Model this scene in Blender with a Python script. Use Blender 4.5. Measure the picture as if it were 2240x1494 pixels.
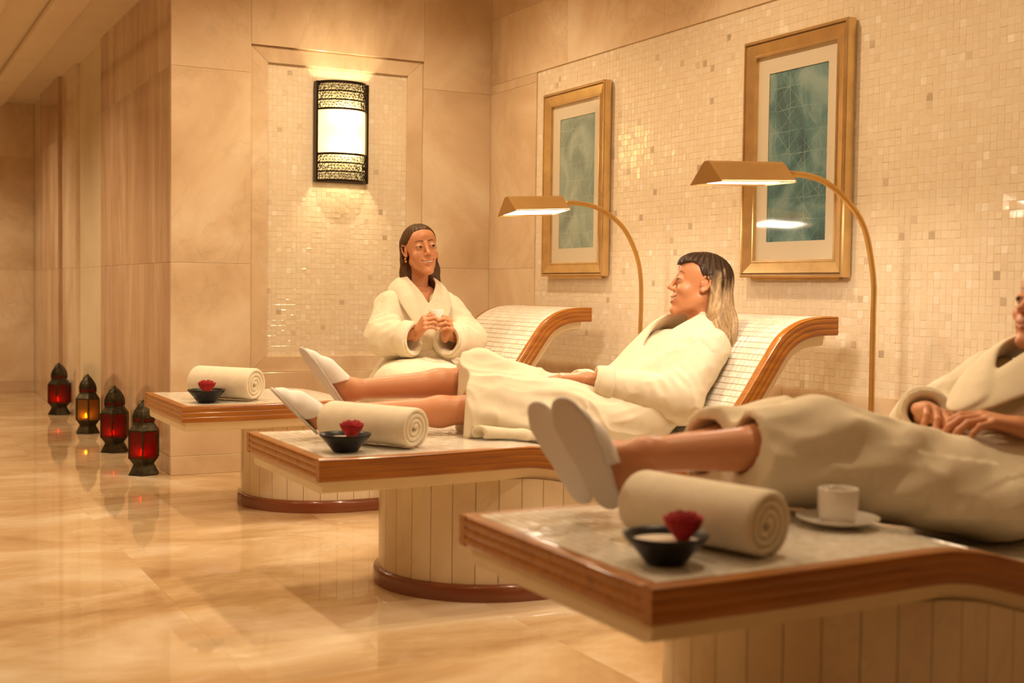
import bpy, math, random
import numpy as np
from mathutils import Vector, Matrix

for o in list(bpy.data.objects):
    bpy.data.objects.remove(o, do_unlink=True)
scene = bpy.context.scene
COL = scene.collection
rnd = random.Random(7)

# ------------------------------------------------------------------ camera
IMG_W, IMG_H, F_PX = 2240.0, 1494.0, 2719.6
YAW, PITCH, ROLL = math.radians(27.8625), math.radians(2.4054), math.radians(0.7614)
fw = Vector((math.sin(YAW) * math.cos(PITCH), math.cos(YAW) * math.cos(PITCH), -math.sin(PITCH)))
rt = Vector((math.cos(YAW), -math.sin(YAW), 0.0))
upv = rt.cross(fw)
rt2 = math.cos(ROLL) * rt + math.sin(ROLL) * upv
up2 = -math.sin(ROLL) * rt + math.cos(ROLL) * upv
cam_data = bpy.data.cameras.new('camera')
cam_data.sensor_width = 36.0
cam_data.lens = 36.0 * F_PX / IMG_W
cam_data.clip_start, cam_data.clip_end = 0.05, 60
cam_data.dof.use_dof = True
cam_data.dof.focus_distance = 5.55
cam_data.dof.aperture_fstop = 2.6
cam = bpy.data.objects.new('camera', cam_data)
COL.objects.link(cam)
Mc = Matrix((rt2, up2, -fw)).transposed().to_4x4()
Mc.translation = Vector((0, 0, 1.02))
cam.matrix_world = Mc
scene.camera = cam

# ------------------------------------------------------------------ world, view
world = bpy.data.worlds.new('dark_interior')
scene.world = world
world.use_nodes = True
world.node_tree.nodes['Background'].inputs[0].default_value = (1.0, 0.72, 0.42, 1)
world.node_tree.nodes['Background'].inputs[1].default_value = 0.0
vs = scene.view_settings
vs.view_transform = 'Standard'
vs.look = 'None'
vs.gamma = 1.0
vs.use_curve_mapping = False
vs.exposure = 0.64
WARM = (1.0, 0.765, 0.48)


def lamp(name, kind, loc, energy, color=WARM, size=0.1, rot=None, spot=None, blend=0.6, size_y=None, parent=None):
    d = bpy.data.lights.new(name, kind)
    d.energy = energy
    d.color = color
    if kind == 'AREA':
        d.size = size
        if size_y:
            d.shape = 'RECTANGLE'
            d.size_y = size_y
    else:
        d.shadow_soft_size = size
    if kind == 'SPOT':
        d.spot_size = math.radians(spot)
        d.spot_blend = blend
    o = bpy.data.objects.new(name, d)
    COL.objects.link(o)
    o.location = loc
    if rot:
        o.rotation_euler = rot
    if parent:
        o.parent = parent
    return o


# unseen ceiling downlights added to light the room (fixtures are built further down)
ADDED_DOWNLIGHTS = [(x, y, e) for x, y, e in (
    (2.35, 5.80, 60), (2.35, 4.05, 54), (2.30, 2.45, 46), (2.45, 0.5, 6),
    (0.9, 5.6, 50), (0.9, 3.8, 36), (0.6, 2.0, 8), (-0.9, 6.0, 56), (-0.9, 3.6, 26), (-0.9, 1.0, 6),
    (0.3, 8.3, 84), (0.3, 10.9, 80))]
for dx, dy, de in ADDED_DOWNLIGHTS:
    lamp('added_downlight_beam', 'SPOT', (dx, dy, (3.0 if dy < 6.9 else 2.68) - 0.03), de, WARM, 0.05, None, 150, 0.8)

# ------------------------------------------------------------------ helpers
def link(o, parent=None):
    COL.objects.link(o)
    if parent is not None:
        o.parent = parent
    return o


def tag(o, label=None, cat=None, group=None, kind=None):
    if label:
        o['label'] = label
    if cat:
        o['category'] = cat
    if group:
        o['group'] = group
    if kind:
        o['kind'] = kind
    return o


def empty(name, loc, rz=0.0):
    o = bpy.data.objects.new(name, None)
    o.empty_display_size = 0.1
    o.location = loc
    o.rotation_euler = (0, 0, rz)
    return link(o)


class MB:
    """collects vertices and faces and makes one mesh object"""
    def __init__(self):
        self.v = []
        self.f = []

    def add(self, v, f):
        n = len(self.v)
        self.v.extend([tuple(p) for p in v])
        self.f.extend([tuple(i + n for i in q) for q in f])
        return self

    def box(self, lo, hi):
        (a, b, c), (d, e, g) = lo, hi
        return self.add([(a, b, c), (d, b, c), (d, e, c), (a, e, c), (a, b, g), (d, b, g), (d, e, g), (a, e, g)],
                        [(0, 3, 2, 1), (4, 5, 6, 7), (0, 1, 5, 4), (1, 2, 6, 5), (2, 3, 7, 6), (3, 0, 4, 7)])

    def loft(self, rings, close=True, caps=True):
        n = len(rings[0])
        v = [p for r in rings for p in r]
        f = []
        for i in range(len(rings) - 1):
            for j in range(n if close else n - 1):
                k = (j + 1) % n
                f.append((i * n + j, i * n + k, (i + 1) * n + k, (i + 1) * n + j))
        if caps:
            f.append(tuple(range(n - 1, -1, -1)))
            f.append(tuple((len(rings) - 1) * n + j for j in range(n)))
        return self.add(v, f)

    def lathe(self, prof, n=32, c=(0, 0, 0), caps=False, phase=0.0, sx=1.0, sy=1.0):
        rings = []
        for r, z in prof:
            rings.append([(c[0] + sx * r * math.cos(phase + 2 * math.pi * j / n), c[1] + sy * r * math.sin(phase + 2 * math.pi * j / n), c[2] + z) for j in range(n)])
        return self.loft(rings, True, caps)

    def tube(self, pts, r, n=10, caps=True, flat=None):
        pts = [Vector(p) for p in pts]
        m = len(pts)
        rr = r if isinstance(r, (list, tuple)) else [r] * m
        rings = []
        prev = None
        for i, p in enumerate(pts):
            t = (pts[min(i + 1, m - 1)] - pts[max(i - 1, 0)])
            if t.length < 1e-9:
                t = Vector((0, 0, 1))
            t.normalize()
            if prev is None:
                a = Vector((0, 0, 1)) if abs(t.z) < 0.9 else Vector((1, 0, 0))
                if flat is not None:
                    a = Vector(flat[0])
                prev = a
            u = (prev - t * prev.dot(t))
            u.normalize()
            w = t.cross(u)
            prev = u
            fl = flat[1] if flat is not None else 1.0
            rings.append([p + (u * math.cos(2 * math.pi * j / n) * rr[i] * fl + w * math.sin(2 * math.pi * j / n) * rr[i]) for j in range(n)])
        return self.loft(rings, True, caps)

    def mesh(self, name, mat=None, smooth=False):
        me = bpy.data.meshes.new(name)
        me.from_pydata(self.v, [], self.f)
        me.update()
        if smooth:
            me.polygons.foreach_set('use_smooth', [True] * len(me.polygons))
        if mat:
            me.materials.append(mat)
        return me

    def obj(self, name, mat=None, parent=None, smooth=False, loc=None, bevel=None, auto=None):
        o = bpy.data.objects.new(name, self.mesh(name, mat, smooth))
        link(o, parent)
        if loc:
            o.location = loc
        if bevel:
            b = o.modifiers.new('bevel', 'BEVEL')
            b.width = bevel
            b.segments = 2
            b.limit_method = 'ANGLE'
            b.angle_limit = math.radians(40)
        if auto:
            for p in o.data.polygons:
                p.use_smooth = True
            o.data.set_sharp_from_angle(angle=math.radians(auto))
        return o


def rowobj(name, me, mat4, parent=None):
    o = bpy.data.objects.new(name, me)
    COL.objects.link(o)
    if parent is not None:
        o.parent = parent
    o.matrix_local = mat4
    return o


# ------------------------------------------------------------------ materials
class NT:
    def __init__(self, name):
        self.m = bpy.data.materials.new(name)
        self.m.use_nodes = True
        self.t = self.m.node_tree
        self.n = self.t.nodes
        self.out = self.n['Material Output']
        self.b = self.n['Principled BSDF']

    def node(self, typ, **kw):
        n = self.n.new(typ)
        for k, v in kw.items():
            if k.startswith('in_'):
                key = k[3:]
                key = int(key) if key.isdigit() else key.replace('_', ' ')
                n.inputs[key].default_value = v
            else:
                setattr(n, k, v)
        return n

    def link(self, a, b):
        self.t.links.new(a, b)

    def ramp(self, fac, stops, interp='LINEAR'):
        r = self.n.new('ShaderNodeValToRGB')
        r.color_ramp.interpolation = interp
        e = r.color_ramp.elements
        while len(e) > 1:
            e.remove(e[0])
        e[0].position, e[0].color = stops[0][0], (*stops[0][1], 1)
        for p, c in stops[1:]:
            x = e.new(p)
            x.color = (*c, 1)
        self.link(fac, r.inputs[0])
        return r.outputs[0]

    def math(self, op, a, b=0.0):
        n = self.node('ShaderNodeMath', operation=op)
        for i, x in enumerate((a, b)):
            if isinstance(x, (int, float)):
                n.inputs[i].default_value = x
            else:
                self.link(x, n.inputs[i])
        return n.outputs[0]

    def mix(self, fac, a, b, blend='MIX'):
        n = self.node('ShaderNodeMix', data_type='RGBA', blend_type=blend)
        for s, x in ((n.inputs[0], fac), (n.inputs[6], a), (n.inputs[7], b)):
            if isinstance(x, (int, float)):
                s.default_value = x
            elif isinstance(x, tuple):
                s.default_value = (*x, 1) if len(x) == 3 else x
            else:
                self.link(x, s)
        return n.outputs[2]

    def bump(self, h, strength=0.2, dist=0.002):
        n = self.node('ShaderNodeBump')
        n.inputs['Strength'].default_value = strength
        n.inputs['Distance'].default_value = dist
        self.link(h, n.inputs['Height'])
        self.link(n.outputs[0], self.b.inputs['Normal'])

    def set(self, rough=None, metal=None, col=None, ior=None, spec=None, sub=None, coat=None):
        i = self.b.inputs
        if rough is not None:
            i['Roughness'].default_value = rough
        if metal is not None:
            i['Metallic'].default_value = metal
        if col is not None:
            if isinstance(col, tuple):
                i['Base Color'].default_value = (*col, 1)
            else:
                self.link(col, i['Base Color'])
        if spec is not None:
            i['Specular IOR Level'].default_value = spec
        if coat is not None:
            i['Coat Weight'].default_value = coat
            i['Coat Roughness'].default_value = 0.08
        if sub is not None:
            i['Subsurface Weight'].default_value = sub
            i['Subsurface Radius'].default_value = (0.012, 0.005, 0.003)
            i['Subsurface Scale'].default_value = 0.6
        return self


MAT = {}


def plain(name, col, rough=0.5, metal=0.0, noise=None, nscale=60.0, bump=0.0, bscale=300.0, **kw):
    t = NT(name)
    t.set(rough=rough, metal=metal, col=col, **kw)
    tc = t.node('ShaderNodeTexCoord')
    if noise:
        n = t.node('ShaderNodeTexNoise', in_Scale=nscale, in_Detail=4.0)
        t.link(tc.outputs['Object'], n.inputs['Vector'])
        t.set(col=t.ramp(n.outputs[0], [(0.3, tuple(c * (1 - noise) for c in col)), (0.7, tuple(min(1, c * (1 + noise)) for c in col))]))
    if bump:
        n2 = t.node('ShaderNodeTexNoise', in_Scale=bscale, in_Detail=3.0)
        t.link(tc.outputs['Object'], n2.inputs['Vector'])
        t.bump(n2.outputs[0], bump, 0.004)
    MAT[name] = t.m
    return t.m


def marble(name, dark, mid, light, scale=1.0, rough=0.08, veins=0.35, stretch=(1, 1, 1), seedvar=0.35, spec=0.5):
    t = NT(name)
    g = t.node('ShaderNodeNewGeometry')
    oi = t.node('ShaderNodeObjectInfo')
    mp = t.node('ShaderNodeMapping')
    mp.inputs['Scale'].default_value = tuple(scale * s for s in stretch)
    mp.inputs['Rotation'].default_value = (0.2, 0.35, 0.5)
    off = t.node('ShaderNodeVectorMath', operation='MULTIPLY_ADD')
    cmb = t.node('ShaderNodeCombineXYZ')
    for i, k in enumerate((1.0, -0.7, 0.9)):
        t.link(t.math('MULTIPLY', oi.outputs['Random'], k * seedvar), cmb.inputs[i])
    t.link(cmb.outputs[0], off.inputs[0])
    off.inputs[1].default_value = (1, 1, 1)
    t.link(g.outputs['Position'], off.inputs[2])
    t.link(off.outputs[0], mp.inputs[0])
    n1 = t.node('ShaderNodeTexNoise', in_Scale=1.4, in_Detail=7.0, in_Roughness=0.58, in_Distortion=0.9)
    t.link(mp.outputs[0], n1.inputs['Vector'])
    base = t.ramp(n1.outputs[0], [(0.32, dark), (0.5, mid), (0.68, light)])
    n2 = t.node('ShaderNodeTexNoise', in_Scale=2.3, in_Detail=5.0, in_Roughness=0.6, in_Distortion=1.6)
    t.link(mp.outputs[0], n2.inputs['Vector'])
    a = t.math('ABSOLUTE', t.math('SUBTRACT', n2.outputs[0], 0.5))
    vein = t.ramp(a, [(0.0, (1, 1, 1)), (0.012, (0.35, 0.35, 0.35)), (0.05, (0, 0, 0))])
    n3 = t.node('ShaderNodeTexNoise', in_Scale=1.1, in_Detail=2.0)
    t.link(mp.outputs[0], n3.inputs['Vector'])
    msk = t.math('MULTIPLY', t.math('MULTIPLY', vein, veins), t.ramp(n3.outputs[0], [(0.48, (0, 0, 0)), (0.62, (1, 1, 1))]))
    col = t.mix(msk, base, tuple(c * 0.55 for c in dark))
    n4 = t.node('ShaderNodeTexNoise', in_Scale=3.6, in_Detail=6.0, in_Roughness=0.65, in_Distortion=0.4)
    t.link(mp.outputs[0], n4.inputs['Vector'])
    col = t.mix(t.ramp(n4.outputs[0], [(0.56, (0, 0, 0)), (0.72, (0.4, 0.4, 0.4))]), col, light)
    t.set(rough=rough, col=col, spec=spec)
    MAT[name] = t.m
    return t.m


def tile_mat(name, stops, rough=0.16):
    t = NT(name)
    oi = t.node('ShaderNodeObjectInfo')
    g = t.node('ShaderNodeNewGeometry')
    r = t.math('FRACT', t.math('ADD', t.math('MULTIPLY', oi.outputs['Random'], 7.31), g.outputs['Random Per Island']))
    col = t.ramp(r, stops, 'LINEAR')
    n = t.node('ShaderNodeTexNoise', in_Scale=70.0, in_Detail=3.0)
    t.link(g.outputs['Position'], n.inputs['Vector'])
    col = t.mix(t.ramp(n.outputs[0], [(0.4, (0, 0, 0)), (0.7, (0.35, 0.35, 0.35))]), col, (0.76, 0.62, 0.45))
    t.set(rough=rough, col=col, spec=0.75)
    rr = t.ramp(r, [(0.0, (0.06,) * 3), (0.5, (0.15,) * 3), (1.0, (0.07,) * 3)])
    t.link(rr, t.b.inputs['Roughness'])
    n2 = t.node('ShaderNodeTexNoise', in_Scale=26.0, in_Detail=1.0)
    t.link(g.outputs['Position'], n2.inputs['Vector'])
    t.bump(n2.outputs[0], 0.18, 0.004)
    MAT[name] = t.m
    return t.m


marble('marble_floor', (0.46, 0.28, 0.13), (0.66, 0.47, 0.265), (0.85, 0.71, 0.52), 1.0, 0.035, 0.2, (0.8, 1.3, 1), 0.25)
marble('marble_wall', (0.60, 0.425, 0.265), (0.74, 0.565, 0.38), (0.86, 0.73, 0.55), 0.95, 0.11, 0.22, (1, 1, 0.8), 0.6)
marble('marble_dark', (0.42, 0.26, 0.15), (0.56, 0.37, 0.23), (0.70, 0.52, 0.36), 1.0, 0.10, 0.35, (2.2, 2.2, 0.35), 0.8)
marble('marble_pale', (0.72, 0.62, 0.42), (0.77, 0.67, 0.47), (0.82, 0.73, 0.54), 0.6, 0.18, 0.15)
marble('marble_strip', (0.72, 0.58, 0.40), (0.79, 0.66, 0.48), (0.85, 0.74, 0.57), 1.6, 0.2, 0.2, (1, 1, 0.5), 2.0)
tile_mat('mosaic', [(0.0, (0.42, 0.33, 0.25)), (0.004, (0.56, 0.45, 0.33)), (0.016, (0.80, 0.68, 0.51)), (0.45, (0.83, 0.72, 0.56)),
                    (0.65, (0.81, 0.68, 0.50)), (0.80, (0.85, 0.75, 0.60)), (0.95, (0.84, 0.73, 0.57)), (1.0, (0.93, 0.87, 0.76))])
tile_mat('bed_mosaic', [(0.0, (0.78, 0.73, 0.64)), (0.3, (0.84, 0.80, 0.71)), (0.55, (0.77, 0.72, 0.63)), (0.8, (0.87, 0.83, 0.75)), (1.0, (0.91, 0.88, 0.82))])
plain('grout', (0.76, 0.63, 0.46), 0.85, noise=0.08)
plain('bed_grout', (0.50, 0.33, 0.15), 0.85, noise=0.08)
plain('plaster', (0.78, 0.66, 0.50), 0.75, noise=0.03, nscale=3)
plain('cream_lip', (0.84, 0.72, 0.50), 0.45, noise=0.04, nscale=8)
plain('brass', (0.64, 0.40, 0.13), 0.34, 0.85, noise=0.06, nscale=20)
plain('brass_shade', (0.56, 0.34, 0.12), 0.42, 0.7, noise=0.04, nscale=12)
plain('gold_frame', (0.74, 0.54, 0.27), 0.30, 0.9, noise=0.10, nscale=14)
plain('dark_groove', (0.10, 0.045, 0.02), 0.5)
plain('mat_board', (0.82, 0.72, 0.58), 0.8, noise=0.015, nscale=400)
plain('dark_metal', (0.035, 0.02, 0.012), 0.35, 0.7)
plain('bronze', (0.055, 0.045, 0.025), 0.38, 0.85, noise=0.5, nscale=40, bump=0.4, bscale=160)
plain('terry', (0.83, 0.73, 0.55), 0.95, noise=0.04, nscale=30, bump=0.35, bscale=900)
plain('terry_towel', (0.88, 0.79, 0.62), 0.95, noise=0.04, nscale=30, bump=0.4, bscale=800)
plain('slipper', (0.93, 0.89, 0.86), 0.9, bump=0.3, bscale=500)
plain('slipper_sole', (0.74, 0.69, 0.66), 0.85, bump=0.3, bscale=400)
plain('bowl_black', (0.008, 0.006, 0.007), 0.35, spec=0.3)
plain('bowl_cream', (0.80, 0.68, 0.55), 0.5)
plain('china', (0.86, 0.80, 0.72), 0.18, coat=0.4)
plain('petal', (0.38, 0.003, 0.008), 0.7, noise=0.25, nscale=50)
plain('candle_wax', (0.85, 0.70, 0.42), 0.5)
plain('gold', (0.85, 0.55, 0.12), 0.2, 1.0)
plain('tooth', (0.88, 0.82, 0.74), 0.25)


def wood_mat():
    t = NT('wood')
    tc = t.node('ShaderNodeTexCoord')
    mp = t.node('ShaderNodeMapping')
    mp.inputs['Scale'].default_value = (2.5, 26, 26)
    t.link(tc.outputs['Object'], mp.inputs[0])
    n = t.node('ShaderNodeTexNoise', in_Scale=1.6, in_Detail=6.0, in_Distortion=0.6)
    t.link(mp.outputs[0], n.inputs['Vector'])
    c = t.ramp(n.outputs[0], [(0.25, (0.26, 0.078, 0.006)), (0.5, (0.37, 0.125, 0.010)), (0.75, (0.46, 0.175, 0.016))])
    t.set(rough=0.32, col=c, coat=0.3)
    t.bump(n.outputs[0], 0.05)
    MAT['wood'] = t.m
    t = NT('wood_skirt')
    t.set(rough=0.22, col=(0.22, 0.06, 0.02), coat=0.5)
    MAT['wood_skirt'] = t.m


wood_mat()


def emit(name, col, strength):
    t = NT(name)
    t.n.remove(t.b)
    e = t.node('ShaderNodeEmission')
    e.inputs[0].default_value = (*col, 1)
    e.inputs[1].default_value = strength
    t.link(e.outputs[0], t.out.inputs[0])
    MAT[name] = t.m
    return t.m


def glass_mat(name, col, rough=0.05, gloss=0.12, trans=0.0):
    t = NT(name)
    t.n.remove(t.b)
    tr = t.node('ShaderNodeBsdfTransparent')
    tr.inputs[0].default_value = (*col, 1)
    gl = t.node('ShaderNodeBsdfGlossy')
    gl.inputs['Roughness'].default_value = rough
    fr = t.node('ShaderNodeLayerWeight')
    fr.inputs[0].default_value = 0.5
    mx = t.node('ShaderNodeMixShader')
    t.link(t.math('MULTIPLY', t.math('ADD', t.math('POWER', fr.outputs['Facing'], 4.0), 0.05), gloss), mx.inputs[0])
    src = tr.outputs[0]
    if trans > 0:
        tl = t.node('ShaderNodeBsdfTranslucent')
        tl.inputs[0].default_value = (*col, 1)
        df = t.node('ShaderNodeBsdfDiffuse')
        df.inputs[0].default_value = (*col, 1)
        m1 = t.node('ShaderNodeMixShader')
        m1.inputs[0].default_value = 0.5
        t.link(tl.outputs[0], m1.inputs[1])
        t.link(df.outputs[0], m1.inputs[2])
        m2 = t.node('ShaderNodeMixShader')
        m2.inputs[0].default_value = trans
        t.link(src, m2.inputs[1])
        t.link(m1.outputs[0], m2.inputs[2])
        src = m2.outputs[0]
    t.link(src, mx.inputs[1])
    t.link(gl.outputs[0], mx.inputs[2])
    t.link(mx.outputs[0], t.out.inputs[0])
    MAT[name] = t.m
    return t.m


glass_mat('picture_glass', (0.97, 0.97, 0.96), 0.06, 0.7)
glass_mat('red_glass', (0.48, 0.016, 0.008), 0.1, 0.5, 0.25)
glass_mat('amber_glass', (0.60, 0.36, 0.07), 0.1, 0.5, 0.28)
emit('flame', (1.0, 0.55, 0.08), 30)
emit('lamp_glow', (1.0, 0.84, 0.70), 9)
emit('added_downlight_glow', (1.0, 0.72, 0.42), 12)  # lens glow of the added, unseen downlights
# ================================================================== the room
XR, YB, XP, YF = 3.378, 6.70, 1.485, 12.4
HALL_TOP = 3.0
G = 0.0004      # half joint


def slab_box(parent, name, lo, hi, mat, bevel=0.0015):
    lo = list(lo)
    hi = list(hi)
    m = MB()
    m.box(lo, hi)
    o = m.obj(name, mat, parent)
    b = o.modifiers.new('bevel', 'BEVEL')
    b.width = bevel
    b.segments = 1
    return o


def structure(name, lo, hi, mat):
    m = MB()
    m.box(lo, hi)
    return tag(m.obj(name, mat), kind='structure')


floor = structure('floor', (-2.7, -2.3, -0.12), (3.6, 12.6, -0.003), MAT['marble_floor'])
ft = MB()
ft.box((G * .5, G * .5, -0.003), (0.9 - G * .5, 0.9 - G * .5, 0.0))
floor_tile = ft.mesh('floor_slab', MAT['marble_floor'])
for i in range(7):
    for j in range(17):
        rowobj('floor_slab', floor_tile, Matrix.Translation((-2.7 + 0.9 * i, -2.3 + 0.9 * j, 0)), floor)

# ceiling: hall and the lower passage soffit with two plaster ribs
ceil = structure('ceiling', (-2.7, -2.3, HALL_TOP), (3.6, 7.0, HALL_TOP + 0.1), MAT['plaster'])
soffit = MB()
soffit.box((-2.7, 6.98, 2.68), (1.6, 12.6, 2.85))
soffit.obj('passage_soffit', MAT['plaster'], ceil)
bh = MB()
bh.box((-2.7, 6.9, 2.68), (1.485, 6.98, HALL_TOP))
bh.obj('bulkhead', MAT['plaster'], ceil)
for x0, x1 in ((0.55, 0.80), (1.02, 1.22)):
    rb = MB()
    rb.box((x0, 7.0, 2.63), (x1, 12.4, 2.68))
    rb.obj('plaster_rib', MAT['plaster'], ceil, bevel=0.02)

wall_left = structure('wall_left', (-2.8, -2.3, 0), (-2.68, 12.6, HALL_TOP), MAT['marble_wall'])
wall_front = structure('wall_front', (-2.7, -2.4, 0), (3.6, -2.28, HALL_TOP), MAT['marble_wall'])
wall_far = structure('wall_far', (-2.7, YF + 0.02, 0), (1.7, YF + 0.2, 2.9), MAT['grout'])
zs = (0.0, 0.10, 1.14, 2.18, 2.68)
xs = [-2.6, -1.7, -0.8, 0.1, 1.0, 1.485]
for a, b in zip(xs[:-1], xs[1:]):
    for c, d in zip(zs[:-1], zs[1:]):
        slab_box(wall_far, 'marble_slab', (a + G, YF - (0.012 if d == 0.10 else 0), c + G), (b - G, YF + 0.02, d - G), MAT['marble_wall'])

# ---- passage wall (the left face of the block the rear wall belongs to)
wall_passage = structure('wall_passage', (XP + 0.06, YB + 0.07, 0), (3.6, YF + 0.2, 2.9), MAT['grout'])
for (a, b, mat, rec) in ((YB + 0.022, 7.75, 'marble_dark', 0), (7.75, 8.83, 'marble_dark', 0), (8.83, 9.93, 'marble_pale', 0.03), (9.93, 10.62, 'marble_wall', 0), (10.62, 11.72, 'marble_dark', -0.03), (11.72, YF, 'marble_wall', 0)):
    for c, d in zip(zs[:-1], zs[1:]):
        if mat == 'marble_pale' and d == 0.10:
            continue
        c2 = 0.0 if (mat == 'marble_pale' and c == 0.10) else c
        slab_box(wall_passage, 'marble_slab', (XP + rec, a + G, c2 + G), (XP + 0.06, b - G, d - G), MAT[mat])

# ---- rear wall with the recessed mosaic panel
wall_back = structure('wall_back', (XP + 0.03, YB + 0.0327, 0), (3.6, YB + 0.075, 3.0), MAT['grout'])
PX0, PX1, PZ0, PZ1 = 1.916, 2.940, 0.542, 2.335      # outer edge of the framed recess
QX0, QX1, QZ0, QZ1 = 2.014, 2.845, 0.630, 2.247      # mosaic field
for a, b in ((XP, PX0), (PX1, XR)):
    for c, d in zip((0.0, 0.10, 1.14, 2.18), (0.10, 1.14, 2.18, 3.0)):
        slab_box(wall_back, 'marble_slab', (a + G, YB - (0.01 if d == 0.10 else 0), c + G), (b - G, YB + 0.0327, d - G), MAT['marble_wall'])
for c, d in ((0.0, 0.10), (0.10, PZ0), (PZ1, 3.0)):
    slab_box(wall_back, 'marble_slab', (PX0 + G, YB - (0.01 if d == 0.10 else 0), c + G), (PX1 - G, YB + 0.0327, d - G), MAT['marble_wall'])


def frame_pieces(parent, name, o, i, y, yb, mat):
    (ox0, ox1, oz0, oz1), (ix0, ix1, iz0, iz1) = o, i
    for pts in (((ox0, oz0), (ix0, iz0), (ix0, iz1), (ox0, oz1)), ((ix1, iz0), (ox1, oz0), (ox1, oz1), (ix1, iz1)),
                ((ox0, oz0), (ox1, oz0), (ix1, iz0), (ix0, iz0)), ((ix0, iz1), (ix1, iz1), (ox1, oz1), (ox0, oz1))):
        m = MB()
        m.loft([[(x, y, z) for x, z in pts], [(x, yb, z) for x, z in pts]])
        m.obj(name, mat, parent, bevel=0.003)


frame_pieces(wall_back, 'marble_moulding', (PX0 + G, PX1 - G, PZ0 + G, PZ1 - G), (QX0, QX1, QZ0, QZ1), YB + 0.016, YB + 0.0327, MAT['marble_wall'])


def mosaic(parent, to_world, nu, nv, pitch, thick, mat, keep, cam_loc=Vector((0, 0, 1.02)), tilt=1.3, gap=0.0012, skip=None):
    """mosaic field: the nearest tiles as parts of their own, the rest joined as stuff"""
    h = pitch / 2 - gap / 2
    e = 0.0008
    base = [(-h, -h, -thick), (h, -h, -thick), (h, h, -thick), (-h, h, -thick), (-h, -h, -e), (h, -h, -e), (h, h, -e), (-h, h, -e),
            (-h + e, -h + e, 0), (h - e, -h + e, 0), (h - e, h - e, 0), (-h + e, h - e, 0)]
    fcs = [(0, 1, 5, 4), (1, 2, 6, 5), (2, 3, 7, 6), (3, 0, 4, 7), (4, 5, 9, 8), (5, 6, 10, 9), (6, 7, 11, 10), (7, 4, 8, 11), (8, 9, 10, 11)]
    m1 = MB()
    m1.add(base, fcs)
    me = m1.mesh('mosaic_tile', mat)
    mats = []
    for i in range(nu):
        for j in range(nv):
            M = to_world(i, j)
            if M is None:
                continue
            if skip and skip(M.translation):
                continue
            M = M @ Matrix.Rotation(math.radians(rnd.gauss(0, tilt)), 4, 'X') @ Matrix.Rotation(math.radians(rnd.gauss(0, tilt)), 4, 'Y')
            mats.append(M)
    return me, base, fcs, mats


def place_mosaic(parent, res, keep_idx, stuff_name, mat):
    me, base, fcs, mats = res
    keep = set(keep_idx)
    bv = np.array(base)
    bv = np.c_[bv, np.ones(len(bv))]
    V, Fc = [], []
    k = 0
    for i, M in enumerate(mats):
        if i in keep:
            rowobj('mosaic_tile', me, M, parent)
        else:
            V.append((bv @ np.array(M).T)[:, :3])
            Fc.append(np.array(fcs) + k)
            k += len(base)
    me2 = bpy.data.meshes.new(stuff_name)
    me2.from_pydata(np.concatenate(V).tolist(), [], np.concatenate(Fc).tolist())
    me2.materials.append(mat)
    o = bpy.data.objects.new(stuff_name, me2)
    link(o, parent)
    tag(o, kind='stuff')
    return o


def basis(o, u, v, n):
    M = Matrix((u, v, n)).transposed().to_4x4()
    M.translation = o
    return M


# rear panel field
NB_U, NB_V = 29, 56
pu, pv = (QX1 - QX0) / NB_U, (QZ1 - QZ0) / NB_V
res = mosaic(wall_back, lambda i, j: basis(Vector((QX0 + pu * (i + .5), YB + 0.032, QZ0 + pv * (j + .5))), Vector((1, 0, 0)), Vector((0, 0, 1)), Vector((0, -1, 0))),
             NB_U, NB_V, pu, 0.006, MAT['mosaic'], 300)
ctr = Vector((2.3, YB, 1.35))
order = sorted(range(len(res[3])), key=lambda i: (res[3][i].translation - ctr).length)
place_mosaic(wall_back, res, order[:300], 'mosaic_field', MAT['mosaic'])

# ---- right wall with the long mosaic field
wall_right = structure('wall_right', (XR + 0.0087, -2.3, 0), (XR + 0.2, YB + 0.2, 3.0), MAT['grout'])
MY0, MY1, MZ0, MZ1 = 0.918, 6.138, 0.637, 2.233
ys = [-2.3, -1.4, -0.5, 0.4, 1.3, 2.2, 3.1, 4.0, 4.9, 5.8, YB + 0.02]
for a, b in zip(ys[:-1], ys[1:]):
    for c, d in ((0.0, 0.10), (0.10, MZ0), (MZ1, 2.62), (2.62, 3.0)):
        slab_box(wall_right, 'marble_slab', (XR - (0.01 if d == 0.10 else 0), a + G, c + G), (XR + 0.0087, b - G, d - G), MAT['marble_wall'])
for c, d in ((MZ0, 1.14), (1.14, 2.18), (2.18, MZ1)):
    slab_box(wall_right, 'marble_slab', (XR, MY1 + G, c + G), (XR + 0.0087, YB + 0.02, d - G), MAT['marble_wall'])
    for a, b in ((-2.3, -1.3), (-1.3, -0.3), (-0.3, MY0)):
        slab_box(wall_right, 'marble_slab', (XR, a + G, c + G), (XR + 0.0087, b - G, d - G), MAT['marble_wall'])
NR_U, NR_V = 180, 55
qu, qv = (MY1 - MY0) / NR_U, (MZ1 - MZ0) / NR_V
res = mosaic(wall_right, lambda i, j: basis(Vector((XR + 0.008, MY0 + qu * (i + .5), MZ0 + qv * (j + .5))), Vector((0, -1, 0)), Vector((0, 0, 1)), Vector((-1, 0, 0))),
             NR_U, NR_V, qu, 0.006, MAT['mosaic'], 300)
ctr = Vector((XR, 3.02, 1.55))
order = sorted(range(len(res[3])), key=lambda i: (res[3][i].translation - ctr).length)
place_mosaic(wall_right, res, order[:300], 'mosaic_field', MAT['mosaic'])

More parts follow.
